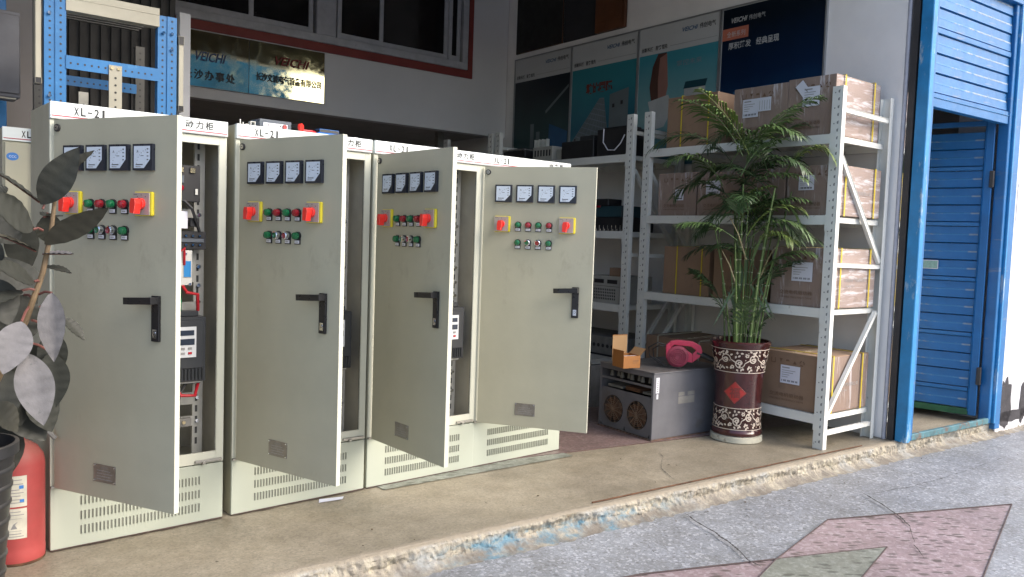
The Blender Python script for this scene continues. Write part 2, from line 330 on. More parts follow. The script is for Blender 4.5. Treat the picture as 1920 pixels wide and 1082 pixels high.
class MB:
    def __init__(s): s.v = []; s.f = []; s.mi = []; s.ms = []; s.cur = 0; s.T = None
    def m(s, name):
        if name not in s.ms: s.ms.append(name)
        s.cur = s.ms.index(name); return s
    def add(s, vs, fs):
        b = len(s.v)
        if s.T is not None: vs = [tuple(s.T @ Vector(p)) for p in vs]
        s.v += [tuple(p) for p in vs]; s.f += [tuple(i+b for i in f) for f in fs]; s.mi += [s.cur]*len(fs); return s
    def box(s, x0, y0, z0, x1, y1, z1):
        x0, x1 = min(x0, x1), max(x0, x1); y0, y1 = min(y0, y1), max(y0, y1); z0, z1 = min(z0, z1), max(z0, z1)
        return s.add([(x0, y0, z0), (x1, y0, z0), (x1, y1, z0), (x0, y1, z0), (x0, y0, z1), (x1, y0, z1), (x1, y1, z1), (x0, y1, z1)],
                     [(0, 3, 2, 1), (4, 5, 6, 7), (0, 1, 5, 4), (1, 2, 6, 5), (2, 3, 7, 6), (3, 0, 4, 7)])
    def prism(s, poly, a, b, axis='y'):
        n = len(poly)
        def P(p, t): return {'x': (t, p[0], p[1]), 'y': (p[0], t, p[1]), 'z': (p[0], p[1], t)}[axis]
        vs = [P(p, a) for p in poly]+[P(p, b) for p in poly]
        return s.add(vs, [tuple(range(n)), tuple(range(2*n-1, n-1, -1))]+[(i, i+n, (i+1) % n+n, (i+1) % n) for i in range(n)])
    def poly(s, pts, flip=False):
        return s.add(pts, [tuple(range(len(pts)))[::-1] if flip else tuple(range(len(pts)))])
    def cyl(s, c, r, h, axis='z', n=16, r2=None):
        r2 = r if r2 is None else r2
        vs = []
        for k, (rr, t) in enumerate(((r, 0), (r2, h))):
            for i in range(n):
                a = 2*pi*i/n; x, y = rr*cos(a), rr*sin(a)
                vs.append({'z': (c[0]+x, c[1]+y, c[2]+t), 'y': (c[0]+x, c[1]+t, c[2]+y), 'x': (c[0]+t, c[1]+x, c[2]+y)}[axis])
        return s.add(vs, [tuple(range(n)), tuple(range(2*n-1, n-1, -1))]+[(i, (i+1) % n, (i+1) % n+n, i+n) for i in range(n)])
    def lathe(s, prof, n=48, c=(0, 0, 0), axis='z', cap=True):
        vs = []
        for r, z in prof:
            for i in range(n):
                a = 2*pi*i/n; x, y = r*cos(a), r*sin(a)
                vs.append({'z': (c[0]+x, c[1]+y, c[2]+z), 'y': (c[0]+x, c[1]+z, c[2]+y), 'x': (c[0]+z, c[1]+x, c[2]+y)}[axis])
        fs = [(k*n+i, k*n+(i+1) % n, (k+1)*n+(i+1) % n, (k+1)*n+i) for k in range(len(prof)-1) for i in range(n)]
        if cap: fs += [tuple(range(n)), tuple(range((len(prof)-1)*n, len(prof)*n))]
        return s.add(vs, fs)
    def tube(s, pts, r, n=8, r2=None):
        pts = [Vector(p) for p in pts]; vs = []; N_ = len(pts)
        up = Vector((0, 0, 1)); 
        for i, p in enumerate(pts):
            t = (pts[min(i+1, N_-1)]-pts[max(i-1, 0)]).normalized()
            a = t.cross(up)
            if a.length < .05: a = t.cross(Vector((1, 0, 0)))
            a.normalize(); b = t.cross(a)
            rr = r if r2 is None else r+(r2-r)*i/(N_-1)
            for k in range(n):
                an = 2*pi*k/n; vs.append(p+(a*cos(an)+b*sin(an))*rr)
        fs = [(i*n+k, i*n+(k+1) % n, (i+1)*n+(k+1) % n, (i+1)*n+k) for i in range(N_-1) for k in range(n)]
        fs += [tuple(range(n)), tuple(range((N_-1)*n, N_*n))]
        return s.add(vs, fs)
    def text(s, t, o, xd, yd, size, align='l', shear=0., bold=0., width=None, wrap=None):
        vs, fs = text2d(t, shear, bold)
        if not vs: return s
        x0 = min(v[0] for v in vs); x1 = max(v[0] for v in vs); w = x1-x0
        sx = size if width is None else width/w
        off = {'l': 0, 'c': -w*sx/2, 'r': -w*sx}[align]
        o, xd, yd = Vector(o), Vector(xd).normalized(), Vector(yd).normalized()
        P = []
        for x, y in vs:
            a, b = (x-x0)*sx+off, y*size
            P.append(wrap(a, b) if wrap else o+xd*a+yd*b)
        return s.add(P, fs)
    def build(s, name, parent=None, smooth=False, bevel=0., seg=1, loc=None):
        me = bpy.data.meshes.new(name); me.from_pydata(s.v, [], s.f)
        for k in s.ms: me.materials.append(MATS[k])
        if len(s.ms) > 1: me.polygons.foreach_set('material_index', s.mi)
        bm = bmesh.new(); bm.from_mesh(me)
        bmesh.ops.recalc_face_normals(bm, faces=bm.faces)
        if bevel:
            es = [e for e in bm.edges if len(e.link_faces) == 2 and e.calc_face_angle() > .6]
            bmesh.ops.bevel(bm, geom=es, offset=bevel, segments=seg, profile=.7, affect='EDGES', clamp_overlap=True)
        bm.to_mesh(me); bm.free()
        if smooth:
            me.polygons.foreach_set('use_smooth', [True]*len(me.polygons))
            me.set_sharp_from_angle(angle=radians(35))
        o = bpy.data.objects.new(name, me); col.objects.link(o)
        if parent: o.parent = parent
        if loc: o.location = loc
        return o

def tag(o, label=None, cat=None, group=None, kind=None):
    if label: o['label'] = label
    if cat: o['category'] = cat
    if group: o['group'] = group
    if kind: o['kind'] = kind
    return o
def thing(name, label, cat, loc=(0, 0, 0), rz=0., group=None):
    o = bpy.data.objects.new(name, None); col.objects.link(o); o.location = loc; o.rotation_euler = (0, 0, rz); o.empty_display_size = .1
    return tag(o, label, cat, group)
def copy_tree(o, parent=None):
    c = o.copy(); col.objects.link(c); c.parent = parent
    for ch in list(o.children): copy_tree(ch, c)
    return c
def inst(o, parent, loc, rz=None, name=None):
    c = o.copy(); col.objects.link(c); c.parent = parent; c.location = loc
    if rz is not None: c.rotation_euler[2] = rz
    return c

# ------------------------------------------------------------------ ground and shell of the place
KA = -.0955                       # direction of the kerb line
def ky(x): return 2.678-.0955*(x-3.07)
K0 = Vector((6.5, ky(6.5), 0))
def setting():
    b = MB().m('street_terrazzo'); b.add([(-40, -45, -.1), (45, -45, -.1), (45, ky(45)+.3, -.1), (-40, ky(-40)+.3, -.1)], [(0, 1, 2, 3)])
    tag(b.build('street'), kind='structure')
    b = MB().m('street_terrazzo'); b.box(-60, -60, -.4, 60, 60, -.112); tag(b.build('ground'), kind='structure')
    # platform slab with uneven front
    b = MB().m('platform_floor')
    n = 260; x0, x1 = -6., 14.
    fr = []
    for i in range(n+1):
        x = x0+(x1-x0)*i/n; fr.append((x, ky(x)+.012+.006*noise.noise((x*6, 0, 3))))
    vs = [(x, y, 0) for x, y in fr]+[(x, 12, 0) for x, y in fr]
    b.add(vs, [(i, i+1, n+2+i, n+1+i) for i in range(n)])
    tag(b.build('platform'), kind='structure')
    # inner polished strip
    b = MB().m('inner_terrazzo'); b.add([(3.05, 3.62, .004), (5.7, 3.10, .004), (5.85, 11.5, .004), (3.05, 11.5, .004)], [(0, 1, 2, 3)])
    b.m('joint_dark'); b.tube([(3.05, 3.61, .003), (5.0, 3.23, .003)], .0035, 6)
    tag(b.build('inner_floor'), kind='structure')
    b = MB().m('green_terrazzo'); b.add([(2.2, 3.52, .004), (3.5, 3.44, .004), (3.5, 3.53, .0045), (3.0, 3.62, .004), (2.2, 3.62, .004)], [(0, 1, 2, 3, 4)])
    tag(b.build('floor_strip'), kind='structure')
    # kerb face, rough plaster with a rounded lip
    b = MB().m('kerb_plaster'); rows = [(.045, 0.003), (.018, .004), (.004, -.004), (-.004, -.018), (-.002, -.04), (.0, -.062), (-.008, -.080), (-.03, -.092), (-.06, -.099), (-.085, -.101)]
    fine = []
    for (ya, za), (yb, zb) in zip(rows, rows[1:]):
        for q in range(3): fine.append((ya+(yb-ya)*q/3, za+(zb-za)*q/3))
    rows = fine+[rows[-1]]
    L_ = 10.; n = 2200
    vs = []
    for j, (dy, z) in enumerate(rows):
        face = min(1, max(0, (-z-.0)/.02))*min(1, max(0, (.104+z)/.01))
        for i in range(n+1):
            t = -7.5+L_*i/n
            nz_ = noise.noise
            d = .011*nz_((t*5, z*18, 1))+.010*nz_((t*17, z*26, 5))+.008*nz_((t*46, z*60, 2))+.004*nz_((t*110, z*150, 2))
            bite = max(0, nz_((t*3.1, z*9, 2))-.22)*.09
            low = .030*max(0, nz_((t*4, 3, 11))+.1)*(1 if z < -.062 else 0)
            vs.append((t, dy+(d+bite)*face+.003*nz_((t*14, 1, 1))-low, z+.006*nz_((t*19, z*30, 9))*face+(.003*nz_((t*7, 5, 5)) if j < 4 else 0)))
    b.add(vs, [(j*(n+1)+i, j*(n+1)+i+1, (j+1)*(n+1)+i+1, (j+1)*(n+1)+i) for j in range(len(rows)-1) for i in range(n)])
    k = b.build('kerb', smooth=True); k.location = K0; k.rotation_euler = (0, 0, KA); tag(k, kind='structure')
    # rusty edge strip along the kerb top
    b = MB().m('rust')
    pts = []
    for i in range(60):
        x = 2.95+(5.35-2.95)*i/59; pts.append((x, ky(x)+.060+.003*noise.noise((x*8, 1, 1)), .005))
    b.tube(pts, .0042, 6); tag(b.build('kerb_edge_strip'), kind='structure')
    # pavement star pattern
    z = -.094
    def flat(name, pts, m_, z=z):
        b = MB().m(m_); b.poly([(x, y, z) for x, y in pts]); tag(b.build(name), kind='structure')
        return b
    flat('paved_pattern', [(5.15, 1.54), (4.00, 2.04), (3.46, 1.915), (3.29, 1.91), (3.05, 1.88), (3.02, 1.2), (3.2, 0.7), (3.73, 1.02), (3.45, 1.60), (3.87, 1.67), (4.3, 1.05)][:0] or
         [(5.15, 1.54), (4.00, 2.04), (3.29, 1.91), (2.95, 1.82), (3.45, 1.28), (3.62, 1.19)], 'pink_terrazzo')
    flat('paved_pattern', [(3.29, 1.91), (2.65, 2.17), (2.2, 2.28), (1.9, 2.1), (2.95, 1.82)], 'pink_terrazzo', z-.001)
    flat('paved_pattern', [(3.87, 1.67), (3.29, 1.91), (2.95, 1.82), (2.9, 1.46), (3.45, 1.58)], 'green_terrazzo', z+.004)
    b = MB().m('joint_grey')
    for seg in ([(5.15, 1.54), (4.00, 2.04)], [(4.00, 2.04), (3.29, 1.91), (2.95, 1.82)], [(5.15, 1.54), (3.62, 1.19)], [(3.87, 1.67), (3.29, 1.91), (2.65, 2.17), (2.2, 2.28)], [(3.87, 1.67), (3.45, 1.58), (2.9, 1.46)]):
        b.tube([(x, y, z+.003) for x, y in seg], .0035, 6)
    tag(b.build('pattern_joints'), kind='structure')
    # cracks: irregular thin ribbons
    b = MB().m('crack')
    def crack(pts, w, z):
        P = []
        for (xa, ya), (xb, yb) in zip(pts, pts[1:]):
            for i in range(12):
                t = i/12; x = xa+(xb-xa)*t; y = ya+(yb-ya)*t
                P.append((x+.018*noise.noise((x*9, y*9, 1)), y+.018*noise.noise((x*9, y*9, 7))))
        vs = []
        for i, (x, y) in enumerate(P):
            ww = w*(.35+1.0*abs(noise.noise((i*.5, 3, 3))))*min(1, (len(P)-i)/8, (i+1)/5)
            vs += [(x-ww, y-ww*.3, z), (x+ww, y+ww*.3, z)]
        b.add(vs, [(2*i, 2*i+1, 2*i+3, 2*i+2) for i in range(len(P)-1)])
    crack([(3.43, 2.54), (3.33, 2.28), (3.25, 2.1), (3.17, 1.98), (3.13, 1.88)], .011, -.086)
    crack([(4.62, 2.16), (4.39, 1.86), (4.25, 1.72), (4.00, 1.60), (3.83, 1.47)], .013, -.086)
    crack([(6.4, 1.95), (5.6, 1.98), (5.0, 2.03), (4.3, 2.2)], .006, -.090)
    crack([(4.05, 3.2), (3.75, 2.95), (3.60, 2.72)], .005, .004)
    tag(b.build('pavement_cracks'), kind='structure')
setting()

RA = -.0438                       # direction of the side wall and racks
FA = -.0936                       # direction of the street front
def shell():
    # right side wall (local x=0 is its shop face, y along depth)
    r = thing('side_wall', 'white plastered side wall of the shop beside the storage racks', 'wall', (5.70, 2.5, 0), RA)
    b = MB().m('wall_white'); b.box(0, .035, 0, .17, 8.0, 4.7); o = b.build('wall', r, bevel=.012, seg=3)
    b = MB().m('corner_trim'); b.cyl((.012, .04, 0), .017, 4.7, n=12); b.build('corner_trim', r, smooth=True)
    b = MB().m('guide_black'); b.box(.0, -.03, .0, .11, .012, 4.6); b.m('chrome').box(-.003, .012, 0, .0, .016, 4.6); b.build('shutter_guide', r)
    # dark upper openings with brown doors
    w = thing('upper_doorway', 'dark upper doorway with a brown wooden door leaf, above the posters', 'door', (5.70, 2.5, 0), RA)
    b = MB().m('door_dark'); b.box(-.012, 2.75, 3.36, -.002, 3.62, 4.55); b.build('opening', w)
    b = MB().m('wood_brown'); b.box(-.05, 2.72, 3.36, -.012, 3.12, 4.55); b.box(-.056, 2.76, 3.45, -.05, 3.08, 4.5); b.build('door_leaf', w, bevel=.004)
    w = thing('dark_board', 'dark brown board fixed on the side wall above the farthest poster', 'board', (5.70, 2.5, 0), RA)
    b = MB().m('wood_brown'); b.m('corrugated_dark').box(-.02, 3.63, 3.36, -.002, 4.40, 4.55); b.build('panel', w, bevel=.003)
    w = thing('brown_board', 'brown wooden board on the side wall above the navy poster', 'board', (5.70, 2.5, 0), RA)
    b = MB().m('wood_brown'); b.box(-.025, .72, 3.375, -.002, 1.58, 4.5); b.build('panel', w, bevel=.003)
    # mezzanine wall
    a = -.045
    r = thing('mezzanine_wall', 'grey upper wall with red edged windows above the dark back room', 'wall', (5.89, 7.06, 0), a)
    b = MB().m('wall_grey')
    b.box(-8.0, 0, 2.46, 0, .12, 3.045); b.box(-.485, .001, 3.045, -.0, .12, 4.7); b.box(-8, .0, 4.62, -.485, .12, 4.7)
    b.m('ceiling_c').box(-8, .12, 2.5, 0, 3.5, 2.6); b.build('wall', r)
    b = MB().m('frame_red'); b.box(-8, -.018, 3.045, -.545, .03, 3.125); b.box(-.545, -.018, 3.045, -.487, .03, 4.62); b.build('red_surround', r)
    # windows
    wn = thing('window_row', 'grey framed sliding windows over the brass sign plates', 'window', (5.89, 7.06, 0), a)
    b = MB().m('window_frame')
    b.box(-8, -.035, 3.127, -.56, .05, 3.20); b.box(-.63, -.035, 3.20, -.56, .05, 4.62)
    b.build('frame', wn, bevel=.004)
    for xl, xr in ((-2.30, -2.10), (-4.2, -4.05)):
        b = MB().m('window_frame'); b.box(xl, -.03, 3.20, xr, .05, 4.62); b.build('mullion', wn, bevel=.006)
    sashes = [(-4.03, -2.9, .0), (-2.96, -2.32, .02), (-2.08, -1.58, .0), (-1.64, -.80, .02), (-.80, -.65, 0.0)]
    for k, (xa, xb, dy) in enumerate(sashes):
        b = MB().m('window_frame'); t = .055
        b.box(xa, dy-.012, 3.202, xb, dy+.02, 3.202+t); b.box(xa, dy-.012, 3.202+t, xa+t*.8, dy+.02, 4.6); b.box(xb-t*.8, dy-.012, 3.202+t, xb, dy+.02, 4.6)
        s_ = b.build('sash', wn, bevel=.004)
        b = MB().m('dark_glass'); b.box(xa+t*.8, dy, 3.202+t, xb-t*.8, dy+.006, 4.6); b.build('pane', s_)
    # dark store room beyond, left walls, ceiling
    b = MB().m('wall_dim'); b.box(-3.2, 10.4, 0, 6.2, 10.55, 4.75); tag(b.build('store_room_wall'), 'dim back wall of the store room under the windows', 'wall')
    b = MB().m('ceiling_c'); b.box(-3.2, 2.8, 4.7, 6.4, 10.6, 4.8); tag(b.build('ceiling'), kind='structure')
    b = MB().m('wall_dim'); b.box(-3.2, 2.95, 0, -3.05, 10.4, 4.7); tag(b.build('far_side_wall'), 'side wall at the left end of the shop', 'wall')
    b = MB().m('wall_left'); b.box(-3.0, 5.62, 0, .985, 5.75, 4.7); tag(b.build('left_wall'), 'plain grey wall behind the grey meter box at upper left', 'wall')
    b = MB().m('corrugated_dark'); b.box(.99, 5.66, 0, 1.82, 5.70, 4.7)
    for i in range(14): b.box(1.0+i*.06, 5.64, 0, 1.03+i*.06, 5.66, 4.7)
    tag(b.build('dark_partition'), 'dark ribbed partition behind the blue slotted rack', 'partition')
    b = MB().m('wall_grey'); b.box(1.83, 5.6, 0, 1.90, 5.68, 2.75); tag(b.build('grey_post'), 'slim grey post between the blue rack and the brass sign', 'post')
    b = MB().m('steel'); b.box(5.28, 7.5, 0, 5.36, 7.56, 2.5); b.box(5.36, 7.5, 2.05, 5.55, 7.54, 2.08); tag(b.build('store_post'), 'thin grey post in the gap under the grey upper wall', 'post')
    # facade beam over the opening (above the frame), upper storeys
    f = thing('shop_facade', 'upper facade of the shop building spanning over the open front', 'building', (5.70, 2.43, 0), FA)
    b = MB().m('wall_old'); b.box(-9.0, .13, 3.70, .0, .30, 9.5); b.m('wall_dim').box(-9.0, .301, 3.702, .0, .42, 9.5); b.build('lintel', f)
    # blue door bay to the right
    b = MB().m('wall_old'); b.box(.0, .05, 3.25, 6, .42, 9.5); b.box(1.40, -.02, -.1, 6, .42, 3.25); b.build('wall', f)
    b = MB().m('wall_stain')
    for (cx, cz, w, h, sd) in ((1.55, .14, .10, .20, 1), (1.86, .12, .05, .17, 4), (1.72, .03, .3, .05, 8)):
        pts = []
        for i in range(26):
            an = 2*pi*i/26; rr = 1+.4*noise.noise((cos(an)*2.5, sin(an)*2.5, sd)); pts.append((cx+w*rr*cos(an), -.0235, cz+h*rr*sin(an)*(1.0 if sin(an) < 0 else .9+.4*abs(noise.noise((an*4, 2, sd))))))
        b.poly(pts)
    b.build('black_stain', f)
    b = MB().m('paper'); b.poly([(1.50, -.024, 1.60), (1.9, -.024, 1.62), (1.9, -.024, 1.92), (1.50, -.024, 1.90)]); b.m('sticker_blue'); b.cyl((1.80, -.026, .93), .035, .003, 'y', 14)
    b.build('wall_posters', f)
    # corridor behind the blue door
    b = MB().m('wall_dim'); b.box(5.98, 5.2, 0, 8.4, 5.3, 3.3); b.box(7.6, 2.6, 0, 7.7, 5.2, 3.3); b.m('ceiling_c').box(5.9, 2.6, 3.3, 8.4, 5.3, 3.35)
    tag(b.build('corridor_wall'), 'dim corridor walls behind the open blue metal door', 'wall')
shell()

# ------------------------------------------------------------------ blue shutter door
def slat_profile(p0, p1, m_, ridge=True, pitch=.135):
    # horizontal pressed slat: profile in (y,z), extruded along local x
    b = MB().m(m_)
    prof = [(.016, pitch-.002), (.002, pitch-.004), (.0, pitch*.56), (-.003, pitch*.50), (-.0065, .014), (-.0075, .007), (.010, .0025), (.016, 0)]
    b.prism(prof, p0, p1, 'x')
    if ridge:
        b.m('shutter_ridge'); b.prism([(-.0012, pitch*.565), (-.0026, pitch*.545), (-.0042, pitch*.49), (-.0036, pitch*.47), (0, pitch*.5)], p0+.004, p1-.004, 'x')
    return b
def blue_door():
    d = thing('blue_door_frame', 'peeling sky blue steel door frame with ribbed upper panel', 'door frame', (5.70, 2.43, 0), FA)
    b = MB().m('shutter_light'); b.box(0, -.055, 0, .05, .03, 3.3); b.box(.052, -.04, 0, .085, .03, 3.3); b.m('shutter_blue').box(.087, -.03, 0, .125, .04, 3.3); b.build('jamb', d, bevel=.005)
    b = MB().m('shutter_blue'); b.box(1.255, -.03, 0, 1.30, .05, 3.3); b.m('shutter_light').box(1.302, -.05, 0, 1.33, .03, 3.3); b.m('shutter_blue').box(1.332, -.045, -.05, 1.42, .03, 3.3); b.build('jamb', d, bevel=.005)
    b = MB().m('shutter_blue'); b.box(.127, -.02, 2.335, 1.253, .03, 2.43); b.m('shutter_light').box(.127, -.026, 2.395, 1.253, -.02, 2.403); b.build('bottom_rail', d, bevel=.004)
    proto = slat_profile(.13, 1.25, 'shutter_blue').build('slat', d, loc=(0, 0, 2.434))
    z = 2.434+.135; k = 1
    while z < 3.2:
        if k == 3:
            b = MB().m('shutter_blue'); b.box(.13, -.012, 0, 1.25, .016, .038); b.build('joint_strip', d, loc=(0, 0, z+.001), bevel=.003); z += .04
        inst(proto, d, (0, 0, z)); z += .135; k += 1
    b = MB().m('shutter_blue').box(.1, -.05, 3.24, 1.42, .04, 3.3); b.build('lintel_bar', d, bevel=.004)
    b = MB().m('sill_metal'); b.box(.11, -.03, 0, 1.30, .0, .045); b.build('sill', d, bevel=.004)
    # open leaf, swung inward
    hx, hy = 6.93, 2.37
    l = thing('blue_door_leaf', 'blue ribbed steel door leaf standing open inside the blue frame', 'door', (hx, hy, 0), 1.765)
    W_ = 1.1
    b = MB().m('leaf_blue_shaded'); b.box(0, -.02, .05, .055, .02, 2.37); b.m('shutter_blue').box(.055, -.012, .08, .063, .02, 2.36); b.m('leaf_blue_shaded').box(W_-.05, -.02, .05, W_, .02, 2.37); b.box(.055, -.018, 2.33, W_-.05, .018, 2.37); b.build('leaf_frame', l, bevel=.004)
    b = MB().m('green_paint'); b.box(.055, -.016, .05, W_-.05, .018, .10); b.build('kick_rail', l, bevel=.003)
    # the ribbed face looks towards local +y (camera side)
    pr = slat_profile(.066, W_-.052, 'leaf_blue_shaded')
    pr.v = [(x, -y, z) for x, y, z in pr.v]
    po = pr.build('slat', l, loc=(0, 0, .102)); z = .102+.135; k = 1
    while z < 2.2:
        if k % 3 == 1:
            b = MB().m('shutter_blue'); b.box(.066, -.014, 0, W_-.052, .012, .030); b.build('joint_strip', l, loc=(0, 0, z+.001), bevel=.003); z += .032
        inst(po, l, (0, 0, z)); z += .135; k += 1
    b = MB().m('guide_black'); b.box(-.02, -.01, .30, .012, .035, .44); b.box(-.015, -.01, 1.85, .015, .04, 1.98); b.build('hinge', l, bevel=.004)
    b = MB().m('sticker_green'); b.box(.34, .0165, 1.205, .58, .018, 1.265); b.m('label').box(.335, .0155, 1.20, .585, .0165, 1.27); b.build('notice_strip', l)
blue_door()

# ------------------------------------------------------------------ control cabinets
W, H, HB = .70, 1.80, .262
def xl21(b, y, z):
    for i, ch in enumerate('XL-21'):
        if ch == '-': b.box(.083+i*.0245, y-.0003, z+.013, .083+i*.0245+.016, y, z+.0178)
        else: b.text(ch, (.083+i*.0245+(.005 if ch == '1' else 0), y, z), (1, 0, 0), (0, 0, 1), .046, width=.0085 if ch == '1' else .018, bold=.022)
def dlg(b, y, z):
    for i, ch in enumerate('动力柜'): b.text(ch, (.514+i*.043, y, z), (1, 0, 0), (0, 0, 1), .036, width=.034, bold=.020)
def make_cabinet(label):
    r = thing('control_cabinet', label, 'cabinet', (0, 0, 0), 0, 'control cabinets standing in a row on the platform')
    D = .37; t = .016
    b = MB().m('cab_paint')
    b.box(0, .012, 0, t, D, H-.002); b.box(W-t, .012, 0, W, D, H-.002); b.box(t, D-t, 0, W-t, D, H-.002); b.box(t, .012, H-.02, W-t, D-t, H-.002)
    b.build('shell', r, bevel=.003)
    b = MB().m('cab_inside'); b.box(t+.001, .02, HB, t+.004, D-t-.001, H-.03); b.box(W-t-.004, .02, HB, W-t-.001, D-t-.001, H-.03); b.box(t+.004, D-t-.004, HB, W-t-.004, D-t-.001, H-.03); b.box(t+.004, .02, HB, W-t-.004, D-t-.004, HB+.004)
    b.build('lining', r)
    b = MB().m('cab_edge')                                   # door frame
    b.box(0, 0, HB+.005, .045, .012, H-.068); b.box(W-.034, 0, HB+.005, W, .012, H-.068); b.box(.045, 0, HB+.005, W-.034, .012, .318); b.box(.045, 0, H-.105, W-.034, .012, H-.068)
    b.box(.045, .012, .318, .047, .03, H-.105); b.box(W-.034, .012, .318, W-.032, .016, H-.105)
    b.m('navy_bezel').box(W-.0375, .002, .318, W-.0345, .010, H-.105)
    b.build('frame', r, bevel=.002)
    b = MB().m('steel'); b.box(W-.13, -.012, HB+.012, W-.01, -.001, HB+.024); b.box(W-.10, -.02, HB+.006, W-.085, -.002, HB+.018); b.build('latch_rod', r, bevel=.002)
    b = MB().m('steel'); b.box(.0, -.014, HB+.0, .10, -.001, HB+.010); b.build('hinge_rod', r, bevel=.002)
    b = MB().m('header_white'); b.box(0, -.012, H-.066, W, .012, H); b.build('header', r, bevel=.002)
    h = r.children[-1]
    b = MB().m('red_line'); b.box(.004, -.0135, H-.056, W-.004, -.012, H-.052); b.m('pink_line').box(.004, -.0133, H-.062, W-.004, -.012, H-.059)
    b.build('header_line', h)
    b = MB().m('ink'); xl21(b, -.0135, H-.046); tag(b.build('header_lettering', h), 'XL-21 lettering')
    b = MB().m('ink'); dlg(b, -.0135, H-.041); tag(b.build('header_lettering', h), '动力柜 lettering')
    b = MB().m('cab_base'); b.box(.0, 0, 0.004, W, .012, HB); b.build('base_panel', r, bevel=.002)
    bp = r.children[-1]
    b = MB()
    for k, zc in enumerate((.193, .131, .070)):
        for i in range(34):
            x = .110+i*.0145
            b.m('vent_shadow').box(x, -.0012, zc-.018, x+.0045, 0, zc+.018)
            b.m('cab_base').box(x+.0052, -.005, zc-.018, x+.0085, 0, zc+.018)
    tag(b.build('vent_slots', bp), kind='stuff')
    # ---- inside equipment
    b = MB().m('rail_zinc')
    for x in (.602, .08):
        b.box(x, .125, HB+.02, x+.046, .140, H-.05)
        b.m('rack_hole')
        for i in range(28): b.box(x+.012, .1235, .33+i*.05, x+.022, .125, .36+i*.05)
        b.m('rail_zinc')
    for z0, z1 in ((1.36, 1.41), (1.08, 1.22), (.52, .575), (.42, .465), (.95, .99)): b.box(.126, .112, z0, .602, .125, z1)
    b.m('chrome')
    for z in (1.385, 1.28, 1.15, 1.065, .99, .548, .44): b.cyl((.622, .112, z), .009, .012, 'y', 8)
    b.build('mounting_rails', r)
    b = MB().m('vfd'); b.box(.43, .025, .64, .625, .12, .93); b.box(.45, .018, .70, .612, .025, .915); b.box(.46, .05, .93, .60, .10, .955)
    for i in range(12): b.box(.435+i*.0155, .016, .648, .442+i*.0155, .025, .70)
    b.m('white_plastic').box(.44, .05, .626, .615, .11, .64)
    vf = b.build('inverter', r, bevel=.003)
    b = MB().m('vfd_panel'); b.box(.462, .012, .752, .578, .018, .888); b.m('lcd').box(.472, .010, .85, .568, .012, .873); b.box(.472, .010, .808, .57, .012, .835)
    b.m('ink_grey')
    for i in range(3):
        for j in range(2): b.box(.482+i*.030, .009, .766+j*.021, .498+i*.030, .012, .776+j*.021)
    b.m('wire_red').box(.542, .0088, .766, .558, .0095, .776); b.build('keypad', vf)
    b = MB(); b.T = Matrix.Translation((.03, 0, 0)); b.m('white_plastic'); b.box(.42, .05, 1.07, .54, .112, 1.225); b.m('bright_blue').box(.50, .046, 1.105, .535, .05, 1.18); b.m('wire_green').box(.468, .046, 1.115, .487, .05, 1.165)
    b.m('chrome').cyl((.51, .046, 1.21), .008, .006, 'y', 8).cyl((.53, .046, 1.075), .008, .006, 'y', 8); b.build('breaker', r, bevel=.002)
    b = MB().m('device_black'); b.box(.43, .045, 1.44, .60, .112, 1.60); b.m('clear_box').box(.50, .040, 1.52, .53, .045, 1.555).m('white_plastic').box(.575, .04, 1.47, .59, .045, 1.50)
    b.m('brass'); [b.box(x-.012, .038, 1.565, x+.012, .045, 1.59) for x in (.465, .515, .565)]
    b.m('lens_red').cyl((.515, .035, 1.50), .014, .012, 'y', 10); b.build('fuse_block', r, bevel=.002)
    b = MB(); b.T = Matrix.Translation((.03, 0, 0)); b.m('device_black'); b.box(.44, .05, 1.23, .60, .112, 1.31); b.m('bright_blue').box(.44, .035, 1.31, .478, .112, 1.43).m('label').box(.48, .05, 1.32, .52, .11, 1.40).m('device_black').box(.53, .05, 1.33, .57, .11, 1.37); b.m('chrome')
    for x in (.48, .51, .54, .57): b.cyl((x, .042, 1.29), .007, .01, 'y', 8).cyl((x, .042, 1.25), .007, .01, 'y', 8)
    b.m('clear_box').box(.47, .044, 1.26, .59, .05, 1.28); b.build('contactor', r, bevel=.002)
    b = MB().m('dusty_grey'); b.box(.43, .085, .425, .585, .112, .462); b.m('brass'); [b.cyl((x, .078, .445), .008, .01, 'y', 8) for x in (.46, .49, .52, .55)]; b.build('terminal_strip', r)
    for m_, pts, rr in (('wire_red', [(.45, .05, 1.24), (.46, .03, 1.20), (.50, .035, 1.235), (.505, .05, 1.16)], .006), ('wire_red', [(.50, .06, 1.07), (.51, .03, 1.04), (.56, .035, 1.03), (.57, .06, .955)], .0075),
        ('wire_red', [(.46, .06, .63), (.49, .03, .58), (.55, .03, .575), (.58, .07, .63)], .0075), ('wire_green', [(.49, .06, 1.07), (.485, .04, 1.0), (.49, .06, .955)], .0075), ('wire_green', [(.48, .07, .63), (.47, .05, .55), (.46, .08, .5)], .006),
        ('device_black', [(.49, .06, 1.46), (.53, .03, 1.41), (.57, .05, 1.31)], .007), ('device_black', [(.52, .06, .63), (.49, .04, .59), (.49, .08, .53)], .007), ('wire_yellow', [(.45, .05, .54), (.46, .045, .50), (.45, .07, .46)], .008)):
        MB().m(m_).tube([(x+.03, y, z) for x, y, z in pts], rr).build('wire', r, smooth=True)
    # ---- door with fittings: local x from hinge, outer face y<0
    DW, dz0, dz1 = .637, .268, 1.727
    b = MB().m('cab_paint'); b.box(0, -.001, dz0, DW, .0, dz1)
    b.box(0, 0, dz0, .006, .02, dz1); b.m('cab_edge').box(DW-.004, 0, dz0, DW, .022, dz1); b.m('cab_paint').box(.006, 0, dz0, DW-.004, .02, dz0+.004); b.box(.006, 0, dz1-.004, DW-.004, .02, dz1)
